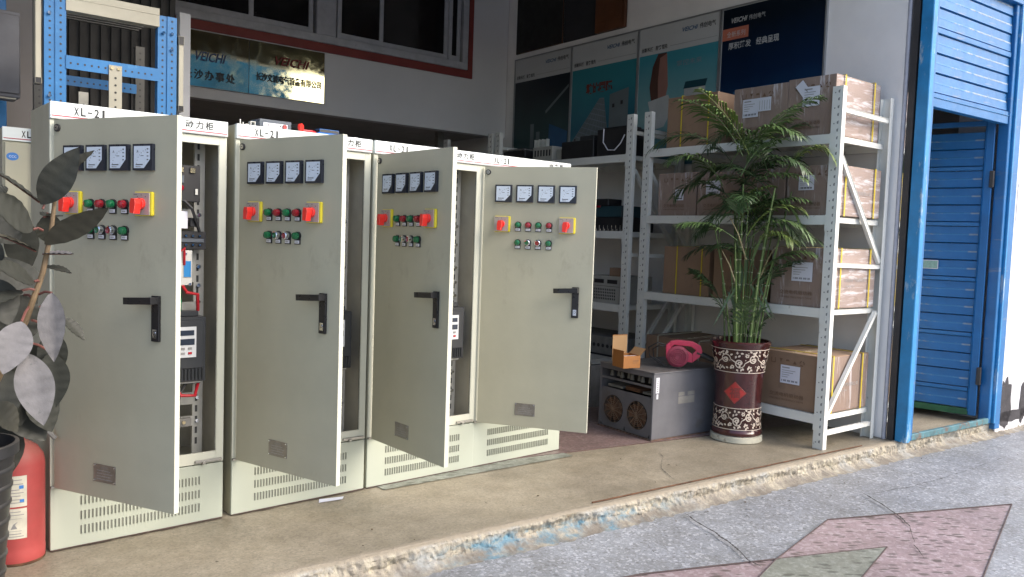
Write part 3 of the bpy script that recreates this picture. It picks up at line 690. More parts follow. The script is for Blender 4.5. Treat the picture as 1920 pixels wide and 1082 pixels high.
    b.box(.006, .004, dz0+.004, DW-.004, .008, dz1-.004)
    d = b.build('door', r, loc=(.012, -.022, 0))
    # meters
    b = MB().m('navy_bezel'); b.box(-.048, -.016, -.048, .048, -.001, .048)
    b.m('dial').poly([(-.040, -.0172, -.040), (.010, -.0172, -.040), (.040, -.0172, -.008), (.040, -.0172, .040), (-.040, -.0172, .040)])
    b.m('ink').text('A', (-.026, -.0178, .016), (1, 0, 0), (0, 0, 1), .014)
    b.box(-.030, -.0180, -.0285, .004, -.0172, -.0255)
    for i in range(9):
        a = radians(95+i*10.6); cx, cz, R = .034, -.034, .062
        b.box(cx+R*cos(a)-.0008, -.0178, cz+R*sin(a)-.0015, cx+R*cos(a)+.0008, -.0172, cz+R*sin(a)+.0015)
    for i in range(4): b.box(.024, -.0178, .028-i*.013, .032, -.0172, .031-i*.013)
    b.box(-.006, -.0178, .004, .008, -.0172, .006); b.m('ink_grey').box(-.030, -.0178, -.036, -.006, -.0172, -.0335)
    mt = b.build('meter', d, loc=(.117, 0, 1.577))
    for u in (.2395, .362, .484): inst(mt, d, (u, 0, 1.577))
    # rotary switches
    b = MB().m('yellow_plastic'); b.box(-.0465, -.014, -.044, .0465, -.001, .044); sw = b.build('switch', d, loc=(.115, 0, 1.407), bevel=.004)
    b = MB().m('switch_plate'); b.box(-.0445, -.0185, -.041, .036, -.014, .041); b.m('ink').box(-.004, -.019, .030, -.001, -.0185, .035).box(-.024, -.019, .024, -.020, -.0185, .028).box(.016, -.019, .024, .020, -.0185, .028).box(-.040, -.019, .033, -.022, -.0185, .035)
    b.m('red_knob').cyl((-.003, -.030, .0), .021, .012, 'y', 20)
    b.T = Matrix.Translation((-.003, 0, 0)) @ Matrix.Rotation(radians(6), 4, 'Y')
    b.prism([(-.010, .018), (.010, .018), (.014, 0), (.010, -.036), (-.010, -.036), (-.014, 0)], -.058, -.030, 'y')
    # plate and knob are one turning assembly on the yellow base
    c1 = b.build('knob', r, bevel=.0015)
    c1.parent = d; c1.location = (.115, 0, 1.407)
    inst(sw, d, (.486, 0, 1.407)); inst(c1, d, (.486, 0, 1.407))
    # pilot lamps and push buttons
    def lamp(m_, ring):
        b = MB().m('black_plastic'); b.box(-.016, -.007, -.036, .016, -.001, -.002); b.cyl((0, -.010, 0), .019, .009, 'y', 20)
        b.m('label').box(-.0135, -.0085, -.032, .0135, -.007, -.019); b.m('ink_grey').box(-.009, -.009, -.0275, .008, -.0085, -.0245)
        if ring: b.m('chrome').lathe([(.0165, -.0), (.0165, -.018), (.0125, -.021), (.0125, -.012)], 20, (0, -.008, 0), 'y', cap=False); b.m(m_).cyl((0, -.024, 0), .0125, .014, 'y', 16)
        else: b.m(m_).lathe([(.0160, -.010), (.0160, -.021), (.0140, -.0275), (.008, -.0305), (.0005, -.0315)], 20, (0, 0, 0), 'y')
        return b
    lg = lamp('lens_green', 0).build('pilot_lamp', d, smooth=True, loc=(.206, 0, 1.404)); lr = lamp('lens_red', 0).build('pilot_lamp', d, smooth=True, loc=(.265, 0, 1.404))
    inst(lg, d, (.323, 0, 1.404)); inst(lr, d, (.384, 0, 1.404)); inst(lg, d, (.207, 0, 1.306)); inst(lg, d, (.385, 0, 1.306))
    tag(lamp('lens_green', 1).build('push_button', d, smooth=True, loc=(.266, 0, 1.306)), 'green push button with a chrome ring'); tag(lamp('lens_red', 1).build('push_button', d, smooth=True, loc=(.325, 0, 1.306)), 'red push button with a chrome ring')
    # handle
    b = MB().m('black_plastic'); b.box(.528, -.012, .903, .566, -.001, 1.072)
    b.T = Matrix.Translation((.547, 0, 1.055)) @ Matrix.Rotation(radians(-3), 4, 'Y')
    b.prism([(.020, -.012), (.020, -.050), (-.090, -.056), (-.115, -.053), (-.118, -.043), (-.09, -.040), (-.016, -.034), (-.016, -.012)], -.013, .013, 'z')
    b.T = None
    b.m('chrome').box(.536, -.0145, .915, .558, -.012, .950).cyl((.547, -.018, .935), .007, .006, 'y', 10)
    b.build('handle', d, bevel=.003)
    b = MB().m('nameplate'); b.box(.222, -.003, .332, .340, -.001, .402); b.m('ink_grey')
    for i in range(4): b.box(.240, -.0036, .343+i*.011, .322-.01*(i % 2), -.003, .3455+i*.011)
    b.text('动力配电', (.281, -.0038, .386), (1, 0, 0), (0, 0, 1), .010, 'c')
    b.m('chrome'); [b.cyl((x, -.006, z), .003, .003, 'y', 8) for x in (.228, .334) for z in (.338, .396)]; b.build('nameplate', d)
    b = MB().m('guide_black'); b.cyl((.022, -.008, 1.695), .015, .008, 'y', 18); b.m('steel').cyl((.022, -.0105, 1.695), .010, .003, 'y', 14); b.m('guide_black').box(.018, -.0115, 1.693, .026, -.0105, 1.697); b.build('corner_lock', d)
    return r
labels = ['nearest grey cabinet at far left, door open, showing its wiring and drive', 'second grey cabinet from the left with tools lying on its top',
          'third grey cabinet with its door swung straight out towards the street', 'last grey cabinet on the right, open door standing before the storage racks']
xs = [.6844, 1.4239, 2.1385, 2.8330]; ang = [64, 73.5, 89.5, 57]
cab = make_cabinet(labels[0])
cabs = [cab]+[copy_tree(cab) for _ in range(3)]
for c in cabs[1:]:
    for ch in list(c.children):
        if ch.name.split('.')[0] in ('fuse_block', 'contactor', 'breaker', 'wire', 'terminal_strip'): bpy.data.objects.remove(ch)
for i, c in enumerate(cabs):
    c.rotation_euler = (0, 0, radians((0, .15, -.2, .1)[i]))
    c.location = (xs[i], 3.597, 0); c['label'] = labels[i]
    for ch in c.children:
        if ch.name.startswith('door'): ch.rotation_euler = (0, 0, -radians(ang[i]))
# fifth, closed cabinet further back (built plain: only its front strip shows)
def back_cabinet():
    r = thing('closed_cabinet', 'closed grey cabinet in the back with a blue oval sticker', 'cabinet', (.700, 4.79, 0))
    b = MB().m('cab_paint'); b.box(0, 0, 0, .7, .37, 1.80); b.build('shell', r, bevel=.003)
    b = MB().m('header_white'); b.box(0.0, -.012, 1.735, .7, 0, 1.803); b.m('red_line').box(.004, -.0135, 1.744, .696, -.012, 1.748); b.m('ink'); xl21(b, -.0137, 1.756); dlg(b, -.0137, 1.761); b.build('header', r)
    b = MB().m('cab_paint'); b.box(.008, -.02, .27, .692, -.0, 1.727); d = b.build('door', r, bevel=.003)
    b = MB().m('sticker_blue'); b.T = Matrix.Diagonal((1.35, 1, 1, 1)); b.cyl((.031, -.0215, 1.655), .020, .0015, 'y', 20); b.T = None; b.m('header_white').text('CCC', (.042, -.0225, 1.649), (1, 0, 0), (0, 0, 1), .016, 'c'); b.build('oval_sticker', d)
back_cabinet()
# clutter on the cabinets
def clutter():
    zt = 1.80
    b = MB().m('clear_box'); b.box(1.545, 3.62, zt, 1.70, 3.72, zt+.040); b.m('label').box(1.56, 3.615, zt+.004, 1.68, 3.62, zt+.025); b.m('ink').box(1.58, 3.613, zt+.010, 1.586, 3.615, zt+.018).box(1.64, 3.613, zt+.010, 1.646, 3.615, zt+.018)
    tag(b.build('parts_box', bevel=.004), 'clear plastic parts box on top of the second cabinet', 'box')
    def driver(p, q, col_, lab, r=.016, shaft=.1):
        p, q = Vector(p), Vector(q); d = (q-p).normalized()
        t = thing('screwdriver', lab, 'tool', p)
        b = MB().m(col_); b.tube([(0, 0, 0), d*.008, d*.012], r*.95, 12); b.m('rubber').tube([d*.012, d*.03, d*.06, d*.09, d*.1], r*.9, 12, r*.6); b.m(col_).tube([d*.1, d*.112], r*.5, 10); b.build('handle', t, smooth=True)
        b = MB().m('steel'); b.tube([d*.112, d*(.112+shaft)], .0035, 6); b.build('shaft', t)
    driver((1.745, 3.60, zt+.020), (1.62, 3.80, zt+.028), 'red_knob', 'thick black screwdriver with a red end on the second cabinet', .019)
    driver((1.665, 3.61, zt+.012), (1.60, 3.85, zt+.018), 'lens_red', 'small dark red screwdriver beside the clear parts box', .012)
    b = MB().m('wire_red'); b.tube([(1.755, 3.61, zt+.007), (1.80, 3.605, zt+.007), (1.83, 3.63, zt+.007)], .006); tag(b.build('red_marker', smooth=True), 'short red marker pen on the second cabinet edge', 'pen')
    b = MB().m('blue_plastic'); b.box(1.83, 3.602, zt, 1.95, 3.64, zt+.008); b.m('vfd').box(1.84, 3.605, zt+.008, 1.945, 3.66, zt+.026); tag(b.build('blue_case', bevel=.002), 'flat dark blue tool case right of the screwdrivers', 'case')
    b = MB().m('white_plastic'); b.box(1.500, 3.615, zt, 1.503, 3.64, zt+.022).box(1.503, 3.615, zt+.019, 1.520, 3.64, zt+.022).box(1.520, 3.615, zt, 1.523, 3.64, zt+.022); tag(b.build('bracket'), 'small white bracket standing on the second cabinet', 'bracket')
    b = MB().m('white_plastic'); b.cyl((1.466, 3.62, zt), .003, .014, n=8); tag(b.build('bolt'), 'shorter white bolt just right of the tall one on the second cabinet', 'bolt'); b = MB().m('white_plastic'); b.cyl((1.453, 3.62, zt), .003, .026, n=8); tag(b.build('bolt'), 'thin upright white bolt at the left end of the second cabinet', 'bolt')
    b = MB().m('white_plastic'); b.lathe([(.008, 0), (.011, .003), (.008, .007)], 12, (1.483, 3.62, zt)); tag(b.build('plastic_ring', smooth=True), 'little white plastic ring on the second cabinet top', 'ring')
    b = MB().m('label'); b.box(2.035, 3.62, zt, 2.06, 3.66, zt+.006); tag(b.build('paper_scrap'), 'small paper scrap on the second cabinet near its right end', 'paper')
    b = MB().m('paper'); b.add([(1.86, 3.575, .003), (1.98, 3.545, .003), (1.95, 3.505, .006), (1.835, 3.53, .003)], [(0, 1, 2, 3)]); b.add([(1.86, 3.575, .002), (1.98, 3.545, .002), (1.95, 3.505, .005), (1.835, 3.53, .002)], [(3, 2, 1, 0)]); tag(b.build('paper_sheet'), 'white scrap of paper on the floor at the foot of the second cabinet', 'paper')
clutter()

# ------------------------------------------------------------------ storage racks
def rot_place(lx, ly, ox=5.01, oy=2.62): return (ox+lx*cos(RA)-ly*sin(RA), oy+lx*sin(RA)+ly*cos(RA))
LEV_A = (.225, .935, 1.55, 2.08)
def make_rack(label, loc, L, levels, Hp=2.385, brace=True, bw=.062):
    r = thing('storage_rack', label, 'rack', loc, RA, 'white steel storage racks along the side wall')
    Dp = .655; pw = .075
    def post(yn, xo, sx):
        b = MB().m('rack_paint')
        x0 = xo; t = .003
        b.box(x0, 0, 0, x0+t*sx, pw, Hp)                          # perforated web (faces -X or +X)
        b.box(x0+t*sx, 0, 0, x0+.042*sx, t, Hp); b.box(x0+t*sx, pw-t, 0, x0+.042*sx, pw, Hp)
        b.m('rack_slot')
        xx = x0-.0006*sx
        for i in range(int(Hp/.05)):
            z = .03+i*.05
            b.poly([(xx, .024, z+.010), (xx, .034, z+.013), (xx, .034, z+.026), (xx, .021, z+.032)])
            if i % 2 == 0: b.poly([(xx, .050, z+.01), (xx, .058, z+.01), (xx, .058, z+.018), (xx, .050, z+.018)])
        return b.build('upright', r, loc=(0, yn, 0))
    for yn in (0, L-pw): post(yn, 0, 1); post(yn, Dp, -1)
    # end-frame bracing facing the street and the far end
    for yy in (.018, L-pw+.05):
        b = MB().m('rack_paint')
        ends = [(levels[0]-.12, levels[0]-.12), (levels[0]-.02, levels[0]-.02), (levels[0]+.02, levels[1]-.03), (1.19, 1.19), (1.97, 1.40), (2.25, 2.25)]
        def bar(za, zb, n_='brace'):
            b = MB().m('rack_paint'); d = Vector((Dp-.09, 0, zb-za)); Lb = d.length; an = atan2(zb-za, Dp-.09)
            b.T = Matrix.Translation((.045, yy, za)) @ Matrix.Rotation(-an, 4, 'Y'); b.box(0, -.012, -.014, Lb, .012, .014); b.box(0, -.016, .014, Lb, .012, .016)
            b.build(n_, r)
        bar(.105, .105); bar(.22, .90); bar(1.225, 1.215); bar(1.93, 1.245) ; bar(2.235, 2.225)
    for z in levels:
        for xx, sx in ((-.004, 1), (Dp+.004, -1)):
            b = MB().m('rack_paint'); b.box(xx, pw*.0+.0775, z-bw, xx+.03*sx, L-pw-.002, z)
            for yy in (.030, L-pw+.002): b.box(xx-.003*sx, yy, z-bw-.04, xx-.0005*sx, yy+.046, z+.004)
            b.build('beam', r)
        b = MB().m('rack_paint'); b.box(.028, .045, z-.045, Dp-.028, .068, z-.010); b.build('end_beam', r)
        b = MB().m('rack_paint'); b.box(.030, .07, z-.008, Dp-.03, L-.03, z-.002)
        for k in range(3): yy = .35+k*(L-.7)/2; b.box(.031, yy, z-.04, Dp-.031, yy+.03, z-.009)
        b.build('shelf', r)
    return r
make_rack('white steel rack with wrapped cartons behind the potted palm', (5.01, 2.62, 0), 1.715, LEV_A)
bx, by = rot_place(0, 1.835)
LEV_B = (.25, .80, 1.42, 2.06)
make_rack('white steel rack holding old drives, seen past the open cabinet door', (bx, by, 0), 1.9, LEV_B)
bx2, by2 = rot_place(0, 1.835+1.95)
make_rack('dim white rack farthest back against the side wall', (bx2, by2, 0), .9, LEV_B)

# ------------------------------------------------------------------ cartons
def carton(y0, y1, z, h, label, m_='cardboard', straps=False, marks=True, lab=None, x0=.03, x1=.60, end_text=True, rope=False, dia=False, jit=0., group='brown cartons stored on the racks', mfront=None):
    cx, cy = rot_place(x0, y0)
    r = thing('carton', label, 'carton', (cx, cy, z), RA+jit, group)
    Lx, Ly = x1-x0, y1-y0
    b = MB().m(m_); b.box(0, 0, 0, Lx, Ly, h)
    if mfront:      # street-facing end carries the stretched film
        b.m(mfront); b.f.append((len(b.v)-8, len(b.v)-7, len(b.v)-3, len(b.v)-4)); b.mi.append(b.cur)
        # drop duplicate plain face
        k = [i for i, f in enumerate(b.f[:-1]) if f == (0, 1, 5, 4)][0]; b.f.pop(k); b.mi.pop(k)
    body = b.build('box', r, bevel=.006, seg=2)
    # gentle bulge
    for v in body.data.vertices:
        n = noise.noise(v.co*4+Vector((y0*7, z*3, 0)))*.006
        v.co.x += n; v.co.y += n*.7
    b = MB().m('tape'); b.box(Lx*.02, Ly*.5-.025, h, Lx*.98, Ly*.5+.025, h+.0015); b.build('tape', r)
    X = -.0075
    if marks:
        b = MB().m('print_brown')
        # handling symbols row and recycling mark, two lines of print (local -X face, text runs towards -Y)
        yy = Ly*.82
        b.box(X, yy, h*.80, X+.001, yy+.004, h*.88); b.box(X, yy-.03, h*.80, X+.001, yy-.026, h*.88); b.box(X, yy-.03, h*.79, X+.001, yy+.004, h*.80)
        b.poly([(X, yy-.06, h*.88), (X, yy-.085, h*.88), (X, yy-.076, h*.83), (X, yy-.069, h*.83)]); b.box(X, yy-.074, h*.80, X+.001, yy-.071, h*.83)
        b.poly([(X, yy-.11, h*.84), (X, yy-.14, h*.84), (X, yy-.135, h*.87), (X, yy-.115, h*.87)])
        b.poly([(X, yy-.165, h*.80), (X, yy-.195, h*.80), (X, yy-.18, h*.86)])
        for k in range(3):
            a0 = k*2*pi/3
            pts = [(X, yy-.235+.019*cos(a0+t*.28), h*.835+.019*sin(a0+t*.28)) for t in range(6)]+[(X, yy-.235+.012*cos(a0+t*.28), h*.835+.012*sin(a0+t*.28)) for t in range(5, -1, -1)]
            b.poly(pts)
        b.text('交流电机驱动器', (X, Ly*.83, h*.20), (0, -1, 0), (0, 0, 1), .030, width=Ly*.55)
        b.text('VARIABLE FREQUENCY DRIVE', (X, Ly*.83, h*.13), (0, -1, 0), (0, 0, 1), .016, width=Ly*.55)
        b.build('print', r)['kind'] = 'stuff'
    if end_text:
        b = MB().m('ink_grey' if mfront else 'print_brown'); b.text('伟创电气有限公司', (Lx*.30, -.0085, h*.45), (1, 0, 0), (0, 0, 1), .028, width=Lx*.45)
        b.text('VEICHI', (Lx*.30, -.0085, h*.36), (1, 0, 0), (0, 0, 1), .018, width=Lx*.2); b.build('print', r)
    if lab:
        ly, lz, lw, lh = lab
        b = MB().m('label'); b.box(X-.001, ly-lw, lz, X, ly, lz+lh); b.m('ink_grey')
        b.box(X-.002, ly-.07, lz+lh*.84, X-.001, ly-.012, lz+lh*.90)
        for i in range(4): b.box(X-.002, ly-(.10, .085, .06, .05)[i]*lw/.13, lz+lh*(.70-.12*i), X-.001, ly-.012, lz+lh*(.73-.12*i))
        b.m('ink')
        for i in range(20):
            if (i*7) % 5 != 2: b.box(X-.002, ly-.012-i*(lw-.025)/20-.0028, lz+lh*.10, X-.001, ly-.012-i*(lw-.025)/20, lz+lh*.20)
        b.build('label', r)
    if dia:
        b = MB().m('label'); c_ = (Ly*.66, h*.80); s_, t_ = .055, .034
        a = radians(52)
        pts = [(X-.0018, c_[0]+s_*cu*cos(a)-t_*cv*sin(a), c_[1]+s_*cu*sin(a)+t_*cv*cos(a)) for cu, cv in ((-1, -1), (1, -1), (1, 1), (-1, 1))]
        b.poly(pts); b.m('ink_grey').poly([(X-.0022, c_[0]-.008, c_[1]+.0), (X-.0022, c_[0]-.030, c_[1]-.02), (X-.0022, c_[0]-.034, c_[1]-.014), (X-.0022, c_[0]-.012, c_[1]+.006)]); b.build('slanted_label', r)
    if straps:
        for f in (.14, .68) if straps == 1 else (.16, .82):
            b = MB().m('strap')
            if straps == 1:     # straps round the box crossing the long (camera) face
                y = Ly*f; t = .009; b.box(X-.003, y, -.002, X, y+t, h+.004); b.box(X, y, h+.0025, Lx+.004, y+t, h+.005); b.box(Lx+.008, y, 0, Lx+.010, y+t, h)
            else:               # straps crossing the street-facing end
                x = Lx*f; t = .013; b.box(x, -.012, -.002, x+t, -.009, h+.005); b.box(x, -.009, h+.0025, x+t, Ly, h+.005)
            b.build('strap', r)
    if rope:
        for f in (.18, .8):
            b = MB().m('rope'); y = Ly*f; b.tube([(-.012, y, 0), (-.012, y, h), (0, y, h+.008), (Lx, y+.03, h+.008)], .006, 6); b.build('rope_tie', r, smooth=True)
    return r
cartons = [
    (1.02, 1.44+.06, LEV_A[3], .395, 'strapped carton at the left end of the top rack shelf', dict(m_='cardboard', straps=1, marks=False, end_text=False)),
    (.425, .87, LEV_A[3], .385, 'film wrapped carton with two overlapping labels on the top shelf', dict(m_='cardboard_wrapped', lab=(.36, .17, .13, .13), mfront='cardboard_film')),
    (.07, .422, LEV_A[3], .395, 'top shelf carton with a slanted white label, nearest the street', dict(m_='cardboard_wrapped', lab=(.235, .20, .125, .13), straps=2, dia=True, mfront='cardboard_film')),
    (1.18, 1.56, LEV_A[2], .335, 'film wrapped carton at the left end of the second shelf', dict(m_='cardboard_wrapped', lab=(.20, .12, .085, .085), end_text=False)),
    (.78, 1.165, LEV_A[2], .325, 'second shelf carton with a white label behind the palm fronds', dict(m_='cardboard_wrapped', lab=(.30, .16, .13, .10), end_text=False)),
    (.41, .765, LEV_A[2], .33, 'second shelf carton half hidden by the palm', dict(m_='cardboard_wrapped', end_text=False)),
    (.03, .395, LEV_A[2], .335, 'second shelf carton with a scribbled label, nearest the street', dict(m_='cardboard_wrapped', lab=(.27, .17, .115, .10), straps=2, mfront='cardboard_film')),
    (1.02, 1.47, LEV_A[1], .375, 'carton with yellow straps at the left of the third shelf', dict(m_='cardboard', straps=1, marks=False, end_text=False)),
    (.52, .98, LEV_A[1], .37, 'third shelf carton behind the palm stems', dict(m_='cardboard', marks=True, end_text=False)),
    (.03, .48, LEV_A[1], .40, 'third shelf carton with a square white label, nearest the street', dict(m_='cardboard_wrapped', lab=(.285, .17, .155, .13), straps=2, mfront='cardboard_film')),
    (.95, 1.62, LEV_A[0], .36, 'carton tied with rope on the bottom shelf behind the pink blower', dict(m_='cardboard', marks=False, rope=True, end_text=False)),
    (.04, .52, LEV_A[0], .385, 'big bottom shelf carton with a square label beside the plant pot', dict(m_='cardboard', lab=(.32, .17, .15, .125), straps=2, mfront='cardboard_wrapped')),
]
for y0, y1, z, h, lb, kw in cartons: carton(y0, y1, z, h, lb, **kw)
def second_label():
    # extra overlapping docket on the wrapped top carton
    p = [o for o in bpy.data.objects if o.get('label', '').startswith('film wrapped carton with two')][0]
    b = MB().m('label'); b.box(-.0105, .125, .205, -.0095, .235, .30); b.m('ink_grey')
    for i in range(5): b.box(-.0112, .135+i*.02, .215, -.0105, .138+i*.02, .28)
    b.build('docket', p)
second_label()

# ------------------------------------------------------------------ old equipment on the back rack
def back_rack_items():
    def at(ly, lx=.05): return rot_place(lx, 1.835+ly)
    def T(name, lab, cat, ly, z, lx=.03): 
        x, y = at(ly, lx); return thing(name, lab, cat, (x, y, z), RA)
    r = T('battery_case', 'black case with a white carrying strap on the top shelf', 'case', .10, LEV_B[3])
    b = MB().m('device_black'); b.box(0, 0, 0, .30, .36, .235); b.box(.02, .02, .235, .2, .3, .25); b.build('body', r, bevel=.006)
    b = MB().m('label'); b.tube([(-.006, .27, .235), (-.02, .26, .12), (-.02, .20, .05), (-.02, .12, .045), (-.02, .05, .10), (-.006, .02, .17)], .005, 6); b.build('strap', r, smooth=True)
    r = T('old_inverter', 'row of dark old inverters left of the black case', 'inverter', .50, LEV_B[3])
    b = MB().m('device_black'); b.box(0, 0, 0, .3, .42, .16); b.m('vfd').box(.02, .02, .16, .2, .2, .20); b.m('chrome').cyl((.05, .3, .16), .01, .03, n=8); b.build('body', r, bevel=.006)
    r = T('vented_drive', 'pale slotted drive on the top shelf of the back rack', 'drive', 1.05, LEV_B[3])
    b = MB().m('device_white'); b.box(0, 0, 0, .25, .28, .14); b.m('device_black')
    for i in range(6): b.box(-.002, .02+i*.042, .05, 0, .045+i*.042, .11)
    b.m('device_white').box(.05, -.07, 0, .2, -.005, .11); b.build('body', r, bevel=.004)
    r = T('dark_device', 'dark boxy device at the far end of the top shelf', 'device', 1.45, LEV_B[3])
    b = MB().m('device_black'); b.box(0, 0, 0, .3, .35, .13); b.m('dusty_grey').box(.02, .05, .13, .2, .3, .15); b.build('body', r, bevel=.005)
    r = T('terminal_unit', 'black heat sink unit with a row of terminals', 'device', .12, LEV_B[2])
    b = MB().m('device_black'); b.box(.04, 0, 0, .40, .75, .12); b.m('device_teal').box(.05, .05, .12, .38, .70, .22); b.m('device_black').box(.03, .2, .22, .2, .5, .28); b.m('lens_red').box(.022, .28, .20, .03, .36, .225); b.build('body', r, bevel=.004)
    b = MB().m('chrome')
    for i in range(15): b.cyl((.015, .03+i*.05, 0), .004, .05, n=6); b.cyl((.03, .03+i*.05, 0), .007, .02, n=6)
    b.build('terminals', r)
    r = T('metal_case', 'grey vented chassis on the third shelf under a little carton', 'chassis', .11, LEV_B[1])
    b = MB().m('device_white'); b.box(0, 0, 0, .40, .36, .235); b.m('device_black').box(-.002, .03, .17, 0, .15, .205).box(-.002, .19, .17, 0, .31, .205)
    for i in range(12):
        for j in range(4): b.box(-.002, .05+i*.022, .03+j*.026, 0, .062+i*.022, .048+j*.026)
    b.box(-.001, .0, .145, 0, .36, .149); b.build('body', r, bevel=.004)
    x, y = at(.13, .05); r = thing('small_carton', 'tiny brown carton lying on the grey vented chassis', 'carton', (x, y, LEV_B[1]+.236), RA)
    b = MB().m('cardboard'); b.box(0, 0, 0, .1, .13, .072); b.build('box', r, bevel=.003); b = MB().m('tape'); b.box(.04, 0, .072, .06, .13, .0735); b.build('tape', r)
    r = T('terminal_chassis', 'dusty chassis with a row of round holes on the lowest shelf', 'chassis', .02, LEV_B[0])
    b = MB().m('dusty_grey'); b.box(.0, 0, 0, .45, .95, .26); b.m('device_black'); [b.cyl((-.003, .04+i*.055, .18), .018, .004, 'x', 10) for i in range(16)]; b.box(-.002, .08, .04, 0, .7, .11); b.build('body', r, bevel=.004)
    r = T('manual_stack', 'stack of papers lying in front of the dusty chassis', 'papers', -.06, .345, -.42)
    b = MB().m('device_white')
    for i in range(4): b.box(.0+.012*i, .02*i, i*.007, .30, .40-.01*i, i*.007+.006)
    b.build('sheets', r)
    r = T('grey_cabinet_unit', 'low grey equipment box on the floor under the papers', 'equipment', -.08, 0, -.45)
    b = MB().m('dusty_grey'); b.box(0, 0, 0, .42, .55, .34); b.m('device_black').box(-.002, .03, .22, 0, .5, .31).box(-.002, .05, .12, 0, .24, .17).box(-.002, .3, .12, 0, .5, .17)
    b.m('device_white').box(-.004, .02, .10, -.002, .53, .115).box(-.004, .02, .20, -.002, .53, .215)
    b.m('dusty_grey'); [b.box(-.006, .04, .012+i*.017, -.0, .5, .020+i*.017) for i in range(5)]; b.build('body', r, bevel=.004)
    b = MB().m('rubber'); b.tube([(-.02, .50, .30), (-.10, .35, .38), (-.06, .15, .42), (-.03, .05, .30), (-.02, .02, .20)], .004, 6); b.build('cable', r, smooth=True)
    r = T('floor_drive', 'dark drive chassis on the floor behind the grey equipment', 'equipment', .75, 0, -.35)
    b = MB().m('dusty_grey'); b.box(0, 0, 0, .4, .5, .3); b.m('device_black').box(-.002, .05, .05, 0, .45, .25); b.build('body', r, bevel=.004)
    # dim boxes in the store room
    for k, (x, y, w, h, lab) in enumerate(((3.6, 9.2, .7, .7, 'dim carton on the store room floor, left'), (4.6, 8.8, .6, 1.3, 'tall dim carton in the store room, right'))):
        b = MB().m('dusty_grey' if k else 'cardboard'); b.box(x, y, 0, x+w, y+.5, h); tag(b.build('store_box', bevel=.005), lab, 'box')
back_rack_items()

